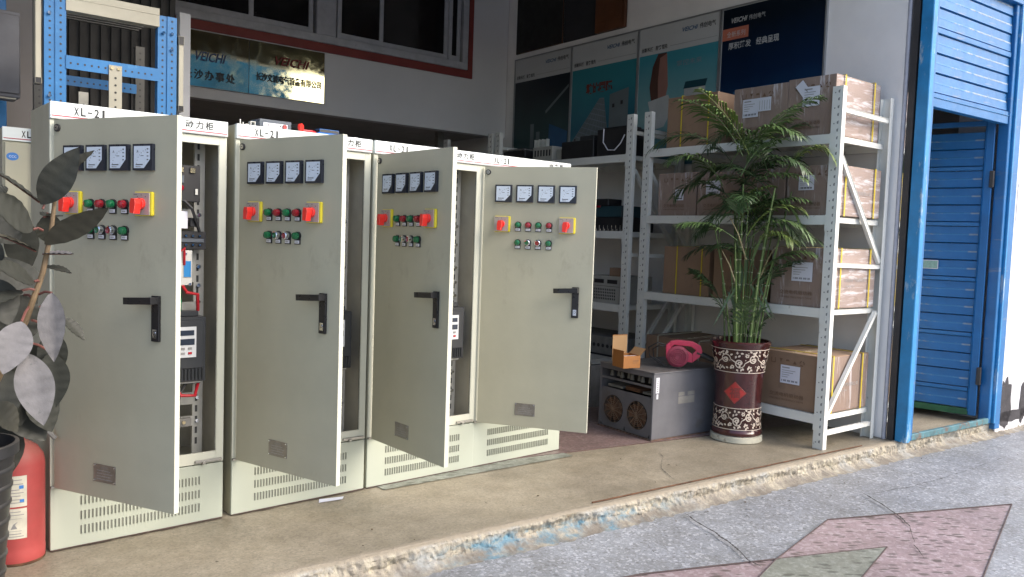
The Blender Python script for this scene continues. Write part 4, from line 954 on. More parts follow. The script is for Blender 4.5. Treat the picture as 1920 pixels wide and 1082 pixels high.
# ------------------------------------------------------------------ grey fan unit, open carton, blower
def floor_unit():
    r = thing('fan_unit', 'grey metal equipment box with two rusty fan grilles', 'equipment', (4.205, 3.405, 0), -.10)
    # local: x along street front, y into depth ; fans on the x=0 side
    Lx, Ly, Hh = .72, .54, .455
    b = MB().m('unit_grey'); b.box(0, 0, .012, Lx, .004, Hh); b.box(0, Ly-.004, .012, Lx, Ly, Hh); b.box(Lx-.004, .004, .012, Lx, Ly-.004, Hh); b.box(-.004, -.006, Hh, Lx+.002, Ly+.002, Hh+.010); b.box(.004, .004, .012, Lx-.004, Ly-.004, .018)
    b.box(0, .004, .012, .004, .022, Hh); b.box(0, Ly-.02, .012, .004, Ly-.004, Hh)
    b.box(0, .022, .355, .006, Ly-.02, .372); b.box(0, .022, .425, .004, Ly-.02, Hh)
    b.m('rust').box(-.01, -.008, 0, Lx, Ly, .012)
    b.build('casing', r, bevel=.002)
    # lower fan plate with round openings
    b = MB().m('unit_grey'); n = 36; z0, z1 = .018, .295
    def plate(yc, ya, yb):
        R = .098; zc = .150; vs = []; 
        for i in range(n):
            a = 2*pi*i/n; c, s = cos(a), sin(a); vs.append((.002, yc+R*c, zc+R*s))
        for i in range(n):
            a = 2*pi*i/n; c, s = cos(a), sin(a)
            k = min((yb-yc)/c if c > 1e-6 else ((ya-yc)/c if c < -1e-6 else 9e9), (z1-zc)/s if s > 1e-6 else ((z0-zc)/s if s < -1e-6 else 9e9)); vs.append((.002, yc+k*c, zc+k*s))
        b.add(vs, [(i, (i+1) % n, (i+1) % n+n, i+n) for i in range(n)])
        for cy, cz in ((ya, z0), (ya, z1), (yb, z0), (yb, z1)):
            pass
    plate(.148, .022, .268); plate(.388, .268, Ly-.02)
    b.build('fan_plate', r)
    for yc in (.148, .388):
        b = MB().m('rust'); b.cyl((.03, yc, .15), .035, .04, 'x', 16)
        for k in range(7):
            a = 2*pi*k/7; b.T = Matrix.Translation((.05, yc, .15)) @ Matrix.Rotation(a, 4, 'X') @ Matrix.Rotation(.5, 4, 'Z')
            b.box(-.002, .03, -.022, .002, .092, .022)
        b.T = None
        b.m('device_black').box(.085, yc-.1, .045, .09, yc+.1, .255)
        fan = b.build('fan', r)
        b = MB().m('rust_wire')
        for R in (.022, .036, .050, .064, .078, .092):
            b.tube([(-.004, yc+R*cos(2*pi*i/24), .15+R*sin(2*pi*i/24)) for i in range(25)], .0014, 4)
        for k in range(6):
            a = pi*k/6+.2; b.tube([(-.006, yc-.1*cos(a), .15-.1*sin(a)), (-.006, yc+.1*cos(a), .15+.1*sin(a))], .0022, 4)
        b.build('grille', fan)
    # open slots with innards
    b = MB().m('dusty_grey')
    for i in range(9): b.cyl((.06+.02*(i % 2), .06+i*.052, .372), .016, .036+.01*((i*3) % 2), n=10, r2=.009)
    b.m('rust').box(.03, .16, .30, .2, .30, .325); b.m('device_black').box(.2, .02, .30, .22, Ly-.03, .43); b.m('dusty_grey').box(.04, .03, .298, .12, .14, .312).box(.03, .33, .298, .14, .48, .315)
    b.build('innards', r)
    b = MB().m('label'); b.box(.022, -.0015, .325, .052, 0, .43); b.box(.03, -.0015, .285, .046, 0, .318); b.m('ink_grey')
    for i in range(6): b.box(.03+.003*(i % 2), -.0022, .335+i*.014, .044, -.0015, .341+i*.014)
    b.build('label', r)
    b = MB().m('dusty_grey'); b.box(.24, -.001, .235, .40, 0, .285); b.box(.24, -.001, .29, .30, 0, .315); b.box(.33, -.001, .29, .40, 0, .315); b.build('glue_patch', r)
    # open orange carton
    c = thing('open_carton', 'small open orange carton on the grey fan unit', 'carton', (4.145, 3.625, .468), -.27)
    w, d_, h = .135, .14, .085; t = .002
    b = MB().m('carton_orange'); b.box(0, 0, 0, w, t, h); b.box(w-t, t, 0, w, d_-t, h); b.box(0, d_-t, 0, w, d_, h); b.box(0, 0+t, 0, t, d_-t, h+.035); b.box(t, t, 0, w-t, d_-t, t)
    b.m('print_brown').box(w*.55, -.001, h*.55, w*.9, 0, h*.60).box(w*.55, -.001, h*.4, w*.8, 0, h*.43)
    b.build('box', c)
    b = MB().m('carton_inner'); b.box(-.004, d_+.001, h*.4, .115, d_+.001+t, h+.125); b.m('carton_orange').box(-.004, d_+.001, h+.124, .115, d_+.009, h+.130); tag(b.build('flap', c), 'tall upright flap')
    b = MB().m('carton_inner'); b.add([(w, .0, h), (w, d_, h), (w+.045, d_+.0, h+.045), (w+.045, .0, h+.045)], [(0, 1, 2, 3)]); b.m('carton_orange').add([(w+.001, .0, h-.001), (w+.001, d_, h-.001), (w+.046, d_+.0, h+.044), (w+.046, .0, h+.044)], [(0, 1, 2, 3)]); b.build('flap', c)
    b = MB().m('label'); b.box(.008, .006, h-.008, w-.01, .05, h-.004); b.build('liner', c)
    # blower
    g = thing('blower', 'pink handheld electric blower lying on the grey fan unit', 'blower', (4.53, 3.47, .468), -.80)
    b = MB().m('pink_blower_dull')
    b.lathe([(.02, -.030), (.060, -.030), (.075, -.022), (.079, 0), (.075, .03), (.05, .045)], 28, (0, 0, .079), 'y'); b.m('pink_blower_dull')
    for R in (.02, .032, .044, .056): b.tube([(R*cos(2*pi*i/24), -.033, .079+R*sin(2*pi*i/24)) for i in range(25)], .003, 6)
    b.build('housing', g, smooth=True)
    b = MB().m('pink_blower')
    pts_o = [(-.078, .07), (-.085, .155), (-.055, .185), (.0, .195), (.10, .188), (.155, .160), (.165, .120), (.14, .085), (.08, .05)]
    pts_i = [(-.050, .135), (-.03, .158), (.09, .150), (.125, .128), (.10, .105), (.06, .125), (-.02, .130)]
    no, ni = len(pts_o), len(pts_i)
    b.prism([(-.078, .06), (-.085, .155), (-.055, .185), (-.050, .135), (-.02, .125), (.06, .125), (.10, .100), (.10, .04)], -.02, .025, 'y')
    b.prism([(-.055, .185), (.0, .195), (.10, .188), (.155, .160), (.168, .120), (.15, .08), (.10, .04), (.10, .10), (.125, .128), (.09, .152), (-.03, .160), (-.050, .135)], -.02, .025, 'y')
    b.build('grip', g, bevel=.006, seg=2)
    b = MB().m('rubber'); b.tube([(.13, 0, .11), (.22, -.0, .075), (.30, -.0, .045)], .022, 12, .016); b.build('nozzle', g, smooth=True)
    b = MB().m('rubber'); b.tube([(-.08, .0, .155), (-.14, 0, .17), (-.20, .02, .13), (-.19, .03, .07), (-.13, .0, .03), (-.07, -.03, .008), (-.0, -.06, .006), (.04, -.02, .006)], .0055, 6); b.tube([(-.08, .0, .145), (-.13, 0, .15), (-.17, .02, .12), (-.16, .03, .06), (-.10, .02, .02)], .005, 6); b.build('cord', g, smooth=True)
floor_unit()

# ------------------------------------------------------------------ glazed pot with palm
def pot_palm():
    cx, cy = 4.79, 3.14
    r = thing('glazed_pot', 'tall dark red glazed pot with cream scroll bands and a red diamond', 'pot', (cx, cy, 0))
    prof = [(.160, .045), (.170, .052), (.172, .070), (.163, .085), (.160, .11), (.158, .20), (.156, .30), (.160, .42), (.172, .52), (.184, .60), (.194, .655), (.203, .668), (.205, .682), (.197, .690), (.186, .688), (.182, .66), (.178, .60)]
    def R(z):
        for (ra_, za), (rb, zb) in zip(prof[2:12], prof[3:13]):
            if za <= z <= zb: return ra_+(rb-ra_)*(z-za)/(zb-za)
        return .16
    b = MB().m('pot_glaze'); b.lathe(prof, 64, cap=False); b.build('body', r, smooth=True)
    b = MB().m('pot_base'); b.lathe([(.168, 0), (.176, .006), (.174, .040), (.160, .047)], 48); b.build('saucer', r, smooth=True)
    b = MB().m('soil'); b.lathe([(.178, .61), (.10, .625), (.001, .63)], 32, cap=False); b.build('soil', r, smooth=True)
    A0 = atan2(-cy, -cx)                       # direction facing the street corner
    def wrap(u, z, lift=.0015): 
        rr = R(z)+lift; a = A0+u/.17; return Vector((rr*cos(a), rr*sin(a), z))
    def ribbon(b, pts, w, lift=.002):
        vs = []
        for i, (u, z) in enumerate(pts):
            p0 = pts[max(i-1, 0)]; p1 = pts[min(i+1, len(pts)-1)]; du, dz = p1[0]-p0[0], p1[1]-p0[1]; l = sqrt(du*du+dz*dz) or 1
            ww = w*(.6+.4*sin(pi*i/(len(pts)-1))); nx, nz = -dz/l*ww, du/l*ww
            vs += [wrap(u+nx, z+nz, lift), wrap(u-nx, z-nz, lift)]
        b.add(vs, [(2*i, 2*i+1, 2*i+3, 2*i+2) for i in range(len(pts)-1)])
    def disc(b, u, z, rr, lift=.0025, n=8):
        b.add([wrap(u+rr*cos(2*pi*i/n), z+rr*sin(2*pi*i/n), lift) for i in range(n)], [tuple(range(n))])
    def leafp(b, u, z, a, l, w):
        ca, sa = cos(a), sin(a); P = [(0, 0), (l*.35, w), (l*.7, w*.8), (l, 0), (l*.7, -w*.6), (l*.35, -w)]
        b.add([wrap(u+x*ca-y*sa, z+x*sa+y*ca, .0025) for x, y in P], [tuple(range(6))])
    for zc, zh, nm in ((.560, .078, 'upper'), (.165, .072, 'lower')):
        b = MB().m('pot_dark')
        n = 72; vs = []
        for k in range(9):
            z = zc-zh+2*zh*k/8; rr = R(z)+.0008
            vs += [(rr*cos(2*pi*i/n), rr*sin(2*pi*i/n), z) for i in range(n)]
        b.add(vs, [(k*n+i, k*n+(i+1) % n, (k+1)*n+(i+1) % n, (k+1)*n+i) for k in range(8) for i in range(n)])
        b.m('pot_cream')
        for z in (zc-zh, zc+zh): b.tube([((R(z)+.001)*cos(2*pi*i/64), (R(z)+.001)*sin(2*pi*i/64), z) for i in range(65)], .0024, 6)
        C = 2*pi*.17; M_ = 12; st = C/M_
        rnd = random.Random(3)
        for m_ in range(M_):
            u0 = -C/2+m_*st; s = 1 if m_ % 2 else -1
            cz = zc+s*zh*.16
            sp = [(u0+.034*(1-t/26)*cos(t*.42), cz+.036*(1-t/26)*sin(t*.42)*s) for t in range(20)]
            ribbon(b, sp, .0038)
            ribbon(b, [(u0+.034+t*.006, cz-s*(.004*t)+.0) for t in range(9)], .0036)
            for k in range(6):
                a = 2*pi*k/6; disc(b, u0+.0085*cos(a), cz+.0085*sin(a), .0048)
            for k in range(5):
                a = 2*pi*k/5+.5; uu, zz = u0+st*.5, zc-s*zh*.50; disc(b, uu+.0085*cos(a), zz+.0085*sin(a), .0052)
            for k in range(11):
                uu = u0+rnd.uniform(-.02, st-.01); zz = zc+rnd.choice((-1, 1))*zh*rnd.uniform(.45, .78)
                leafp(b, uu, zz, rnd.uniform(0, 6.28), .021, .0068)
            for k in range(4): disc(b, u0+rnd.uniform(0, st), zc+rnd.uniform(-.85, .85)*zh, .0035)
        b.build('scroll_band', r)
    dz, du = .076, .080; zc = .345; u0 = -.022
    b = MB().m('pot_red'); g = 8; vs = []
    for i in range(g+1):
        for j in range(g+1):
            s, t = i/g, j/g; u = u0+(s-t)*du; z = zc+(s+t-1)*dz; vs.append(wrap(u, z, .004))
    b.add(vs, [(i*(g+1)+j, (i+1)*(g+1)+j, (i+1)*(g+1)+j+1, i*(g+1)+j+1) for i in range(g) for j in range(g)])
    d = b.build('red_diamond', r, smooth=True)
    b = MB().m('frame_red')
    edge = [(u0, zc+dz*.93), (u0+du*.93, zc), (u0, zc-dz*.93), (u0-du*.93, zc), (u0, zc+dz*.93)]
    for (ua, za), (ub, zb) in zip(edge, edge[1:]): b.tube([wrap(ua+(ub-ua)*k/6, za+(zb-za)*k/6, .0045) for k in range(7)], .0018, 5)
    b.text('福', (0, 0, 0), (1, 0, 0), (0, 1, 0), .075, 'c', bold=.03, wrap=lambda a, c_: wrap(u0+a, zc-.028+c_, .0060))
    b.build('relief', d)
    # ---- palm
    p = thing('potted_palm', 'tall green bamboo palm growing in the dark red glazed pot', 'palm', (cx, cy, .62))
    rnd = random.Random(21)
    tops = []
    view = Vector((cx, cy, 0)).normalized(); side = Vector((view.y, -view.x, 0))       # screen right
    for i in range(22):
        a = rnd.uniform(0, 6.28); rr = .13*sqrt(rnd.random()); base = Vector((rr*cos(a), rr*sin(a), 0))
        h = rnd.uniform(.6, 1.15); lean = Vector((base.x*1.3+rnd.uniform(-.05, .05), base.y*1.3+rnd.uniform(-.05, .05), 0))
        pts = [base+lean*((t/10)**1.4)+Vector((0, 0, h*t/10)) for t in range(11)]
        b = MB().m('cane'); rad = rnd.uniform(.0055, .009); b.tube(pts, rad, 7, rad*.6)
        b.m('cane_ring')
        for k in range(int(h/.085)):
            q = base+lean*((k*.085/h)**1.4)+Vector((0, 0, k*.085+.02)); b.cyl((q.x, q.y, q.z), rad*1.12, .005, n=8)
        b.build('cane', p, smooth=True); tops.append((pts[-1], (pts[-1]-pts[-3]).normalized()))
    def frond(base, dirv, length, droop, mat_, nl=16, lw=.020, ll=.16, up=.8):
        dirv = Vector(dirv); dirv.z = 0; dirv.normalize(); sd = Vector((-dirv.y, dirv.x, 0))
        pts = []; v = (dirv*(1-up)+Vector((0, 0, up))).normalized(); q = Vector(base); stp = length/20
        for k in range(21):
            pts.append(q.copy()); q = q+v*stp; v = (v+Vector((0, 0, -droop*stp*(1+.10*k)))+dirv*stp*.35).normalized()
        b = MB().m(mat_); b.tube(pts, .004, 5, .0012)
        for k in range(nl):
            t = .22+.78*k/nl; i = int(t*20); c = pts[min(i, 20)]; tg = (pts[min(i+1, 20)]-pts[max(i-1, 0)]).normalized()
            L_ = ll*(sin(pi*min(1, .15+t*.85))*.75+.3)*rnd.uniform(.8, 1.1)
            for s in (-1, 1):
                d = (sd*s*.75+tg*.75+Vector((0, 0, rnd.uniform(-.12, .15)))).normalized()
                wv = tg.cross(d).cross(d).normalized()*lw*.5*rnd.uniform(.7, 1.15)
                a1 = c+d*L_*.35; a2 = c+d*L_*.72+Vector((0, 0, -L_*.10)); a3 = c+d*L_+Vector((0, 0, -L_*.32))
                nrm = d.cross(wv).normalized()*lw*.10
                b.add([c, a1+wv, a1-nrm, a1-wv, a2+wv*.8, a2-wv*.8, a3], [(0, 1, 2), (0, 2, 3), (1, 4, 2), (2, 4, 5), (2, 5, 3), (4, 6, 5)])
        return b.build('frond', p)
    def D(sr, dp): return side*sr+view*dp
    # deliberate fronds: (screen right, depth) direction, start height, length, droop, material
    spec = [(-1, -.25, 1.20, .80, 1.5, 'frond_a'), (-1, .1, 1.02, .74, 1.9, 'frond_a'), (-.6, -.3, 1.30, .60, .5, 'frond_c'), (-.9, -.6, 1.28, .66, 2.2, 'frond_a'), (.7, -.1, 1.32, .62, .8, 'frond_b'),
            (1, 0, 1.22, .70, 1.8, 'frond_b'), (1, -.4, 1.10, .60, 2.2, 'frond_a'), (-1, -.5, .78, .66, 2.4, 'frond_a'), (1, -.3, .86, .66, 3.0, 'frond_b'), (.95, -.6, 1.22, .68, 1.6, 'frond_b'),
            (.9, .3, 1.38, .6, 1.4, 'frond_b'), (-.9, -.7, 1.30, .62, 1.0, 'frond_b'), (.35, .3, 1.35, .6, .8, 'frond_c'), (-.9, .4, .95, .6, 2.2, 'frond_a'), (-.4, .6, 1.2, .5, 1.5, 'frond_a'), 
            (-.5, -.8, .9, .5, 2.8, 'frond_a'), (-.7, .0, .55, .4, 2.6, 'frond_a'), (.8, -.2, .45, .5, 1.6, 'frond_b'), (.9, -.5, .30, .52, .9, 'frond_a'), (-.8, -.3, .30, .32, 1.0, 'frond_a')]
    for k, (sr, dp, z0, L_, dr, m_) in enumerate(spec):
        j = tops[k % len(tops)][0]; base = Vector((j.x*.7, j.y*.7, min(z0, 1.30)))
        frond(base, D(sr+rnd.uniform(-.15, .15), dp+rnd.uniform(-.15, .15)), L_, dr, m_, nl=20, lw=.021, ll=.22, up=.62)
    for k in range(11):
        j, _ = tops[rnd.randrange(len(tops))]; a = rnd.uniform(0, 6.28)
        frond(Vector((j.x*.8, j.y*.8, rnd.uniform(.5, 1.25))), (cos(a), sin(a), 0), rnd.uniform(.3, .55), rnd.uniform(1.5, 4.), rnd.choice(['frond_a', 'frond_a', 'frond_b', 'frond_b', 'frond_c']), nl=13, lw=.017, ll=.17, up=rnd.uniform(.45, .75))
    for k in range(12):
        j = tops[(k*3) % len(tops)][0]; sgn = -1 if k % 2 else 1
        frond(Vector((j.x*.8, j.y*.8, rnd.uniform(.62, 1.12))), D(sgn*rnd.uniform(.6, 1), rnd.uniform(-.7, .2)), rnd.uniform(.45, .68), rnd.uniform(1.2, 2.8), rnd.choice(['frond_a', 'frond_b', 'frond_a']), nl=15, lw=.020, ll=.19, up=rnd.uniform(.35, .6))
    for k in range(16):                         # narrow upright leaves among the canes
        a = rnd.uniform(0, 6.28); rr = rnd.uniform(.02, .12); z0 = rnd.uniform(.0, .6); q = Vector((rr*cos(a), rr*sin(a), z0)); L_ = rnd.uniform(.18, .34)
        dd = Vector((cos(a)*rnd.uniform(.1, .55), sin(a)*rnd.uniform(.1, .55), rnd.choice((1, 1, -.6)))).normalized(); w_ = dd.cross(view).normalized()*rnd.uniform(.006, .012)
        b = MB().m(rnd.choice(['frond_a', 'frond_b'])); c1 = q+dd*L_*.4; c2 = q+dd*L_*.75+Vector((cos(a), sin(a), 0))*.02; c3 = q+dd*L_+Vector((cos(a)*.05, sin(a)*.05, -.02))
        b.add([q, c1+w_, c1-w_, c2+w_*.8, c2-w_*.8, c3], [(0, 1, 2), (1, 3, 4, 2), (3, 5, 4)]); b.build('leaf', p)
    for k in range(5):                         # young shoots at the foot
        a = rnd.uniform(0, 6.28); rr = rnd.uniform(.02, .15)
        frond(Vector((rr*cos(a), rr*sin(a), rnd.uniform(0, .15))), (cos(a), sin(a), 0), rnd.uniform(.22, .36), 1.5, rnd.choice(['frond_a', 'frond_b']), nl=7, lw=.016, ll=.13, up=.75)
    b = MB().m('frond_dry')
    for (x, y, z, u_, v_) in ((-.09, -.07, .62, -.12, .28), (-.12, -.02, .45, -.10, .22), (.04, -.1, .5, .08, .2)):
        b.tube([(x, y, z), (x+side.x*u_*.5, y+side.y*u_*.5, z+v_*.6), (x+side.x*u_, y+side.y*u_, z+v_)], .006, 6, .003)
    b.build('dry_stalks', p)
pot_palm()

# ------------------------------------------------------------------ extinguisher
def extinguisher():
    r = thing('fire_extinguisher', 'dusty red fire extinguisher with worn paper labels beside the cabinet', 'fire extinguisher', (.575, 3.60, 0), -.2)
    R = .092
    b = MB().m('ext_red'); b.lathe([(R-.004, 0), (R, .012), (R+.001, .05), (R-.001, .06), (R, .07), (R, .385), (R*.94, .415), (R*.72, .448), (R*.42, .468), (.024, .475), (.022, .50)], 40); b.m('rust').lathe([(R-.003, -.001), (R+.0012, .004), (R+.0012, .012)], 40, cap=False); b.build('cylinder', r, smooth=True)
    b = MB(); n = 14
    def patch(z0, z1, a0, a1, lift, m_):
        b.m(m_); vs = []
        for z in (z0, z1): vs += [((R+lift)*cos(a0+(a1-a0)*i/n), (R+lift)*sin(a0+(a1-a0)*i/n), z) for i in range(n+1)]
        b.add(vs, [(i, i+1, n+2+i, n+1+i) for i in range(n)])
    a0, a1 = radians(-165), radians(-70)
    patch(.235, .355, a0, a1, .0012, 'ext_label'); patch(.110, .228, a0, a1, .0012, 'ext_label')
    w = lambda a, z, l=.002: Vector(((R+l)*cos(a), (R+l)*sin(a), z))
    b.m('ink_grey')
    for z in (.338, .322, .300, .288, .276, .262, .250, .214, .202, .128, .118):
        k = random.random()*.25
        b.add([w(a0+.1+(a1-a0-.2-k)*i/10, z+dz) for dz in (0, .003) for i in range(11)], [(i, i+1, i+12, i+11) for i in range(10)])
    b.text('灭火器', (0, 0, 0), (1, 0, 0), (0, 1, 0), .018, 'l', wrap=lambda x, y: w(a0+.25+x/R, .341+y, .0025))
    for k in (0, 1):
        aa = a0+.35+k*.62
        for z, h in ((.140, .0015), (.188, .0015)): b.add([w(aa+.5*i/4, z+dz) for dz in (0, h) for i in range(5)], [(i, i+1, i+6, i+5) for i in range(4)])
        b.add([w(aa+.10, .148), w(aa+.34, .150), w(aa+.26, .165), w(aa+.36, .178), w(aa+.2, .168)], [(0, 1, 2, 3, 4)])
    b.m('sticker_blue').add([w(a1-.28, .305), w(a1-.12, .305), w(a1-.12, .318), w(a1-.28, .318)], [(0, 1, 2, 3)]); b.add([w(a1-.26, .250), w(a1-.10, .250), w(a1-.10, .264), w(a1-.26, .264)], [(0, 1, 2, 3)])
    b.build('label', r)
    b = MB().m('black_plastic'); b.cyl((0, 0, .50), .026, .03, n=16); b.box(-.10, -.012, .530, .03, .012, .540)
    b.T = Matrix.Translation((0, 0, .535)) @ Matrix.Rotation(.28, 4, 'Y'); b.box(-.10, -.012, .012, .03, .012, .022); b.T = None
    b.m('dusty_grey'); b.tube([(.02, 0, .515), (.06, -.01, .525), (.10, -.02, .505), (.128, -.03, .475)], .010, 8); b.build('valve', r, smooth=True)
    b = MB().m('rubber'); b.tube([(.02, -.02, .515), (-.06, -.06, .53), (-.12, -.06, .45), (-.12, -.05, .3)], .009, 8); b.build('hose', r, smooth=True)
extinguisher()

# ------------------------------------------------------------------ rubber plant at the left edge
def rubber_plant():
    pc = Vector((.335, 3.10, 0))
    r = thing('plastic_pot', 'black ribbed plastic pot in front of the fire extinguisher', 'pot', pc)
    prof = [(.108, 0)]
    for k in range(9): z = .05+k*.058; R = .112+.004*k; prof += [(R, z-.010), (R+.004, z-.004), (R+.004, z+.004), (R, z+.010)]
    prof += [(.152, .56), (.162, .565), (.162, .60), (.150, .602), (.146, .56)]
    b = MB().m('pot_black'); b.lathe(prof, 40, cap=False); b.build('body', r, smooth=True)
    b = MB().m('soil'); b.lathe([(.146, .555), (.001, .57)], 24, cap=False); b.build('soil', r, smooth=True)
    p = thing('rubber_plant', 'dusty rubber plant with large drooping leaves at the left edge', 'plant', (pc.x, pc.y, .56))
    O = Vector((pc.x, pc.y, .56))
    def Wd(x, y, z): return Vector((x, y, z))-O
    STEM = [Wd(.33, 3.12, .56), Wd(.43, 3.08, .80), Wd(.51, 3.05, 1.0), Wd(.56, 3.05, 1.16), Wd(.585, 3.05, 1.30), Wd(.60, 3.05, 1.45)]
    b = MB().m('ficus_stem'); b.tube(STEM, .013, 10, .006); b.build('stem', p, smooth=True)
    b = MB().m('ficus_stem'); b.tube([Wd(.33, 3.15, .56), Wd(.40, 3.2, .85), Wd(.45, 3.25, 1.15)], .010, 8, .006); b.build('stem', p, smooth=True)
    def leaf(b0, t0, w, nrm, m_, curl=.15, fold=.18, pet=None, under='ficus_under'):
        b0, t0 = Wd(*b0), Wd(*t0); ax = t0-b0; L_ = ax.length; ax.normalize(); n = Vector(nrm); n = (n-ax*n.dot(ax)).normalized(); s = ax.cross(n)
        nu, nv = 28, 6; vs = []
        for i in range(nu+1):
            t = i/nu; ww = w*(sin(pi*t**.85)**.85 if 0 < t < 1 else .02)*.5*.96; 
            for j in range(nv+1):
                q = (j/nv*2-1); rip = .0012*sin(t*40)*abs(q)
                vs.append(b0+ax*(t*L_)+s*(q*ww)+n*(-curl*L_*(t*t)*.5+fold*abs(q)*ww+rip))
        b = MB().m(m_); f = [(i*(nv+1)+j, i*(nv+1)+j+1, (i+1)*(nv+1)+j+1, (i+1)*(nv+1)+j) for i in range(nu) for j in range(nv)]
        b.add(vs, f)
        b.m(under); b.add([v-n*.0018 for v in vs], [x[::-1] for x in f])
        b.m('petiole'); b.tube([b0+ax*(L_*t)+n*(-curl*L_*(t*t)*.5-.0035) for t in (0, .25, .5, .75, .95)], .0028, 6, .0008)
        if pet: q = Wd(*pet); b.tube([q, (q+b0)/2+Vector((0, 0, .006)), b0], .0042, 6)
        o = b.build('leaf', p, smooth=True); return o
    for L in LEAVES: leaf(*L[:5], **L[5])
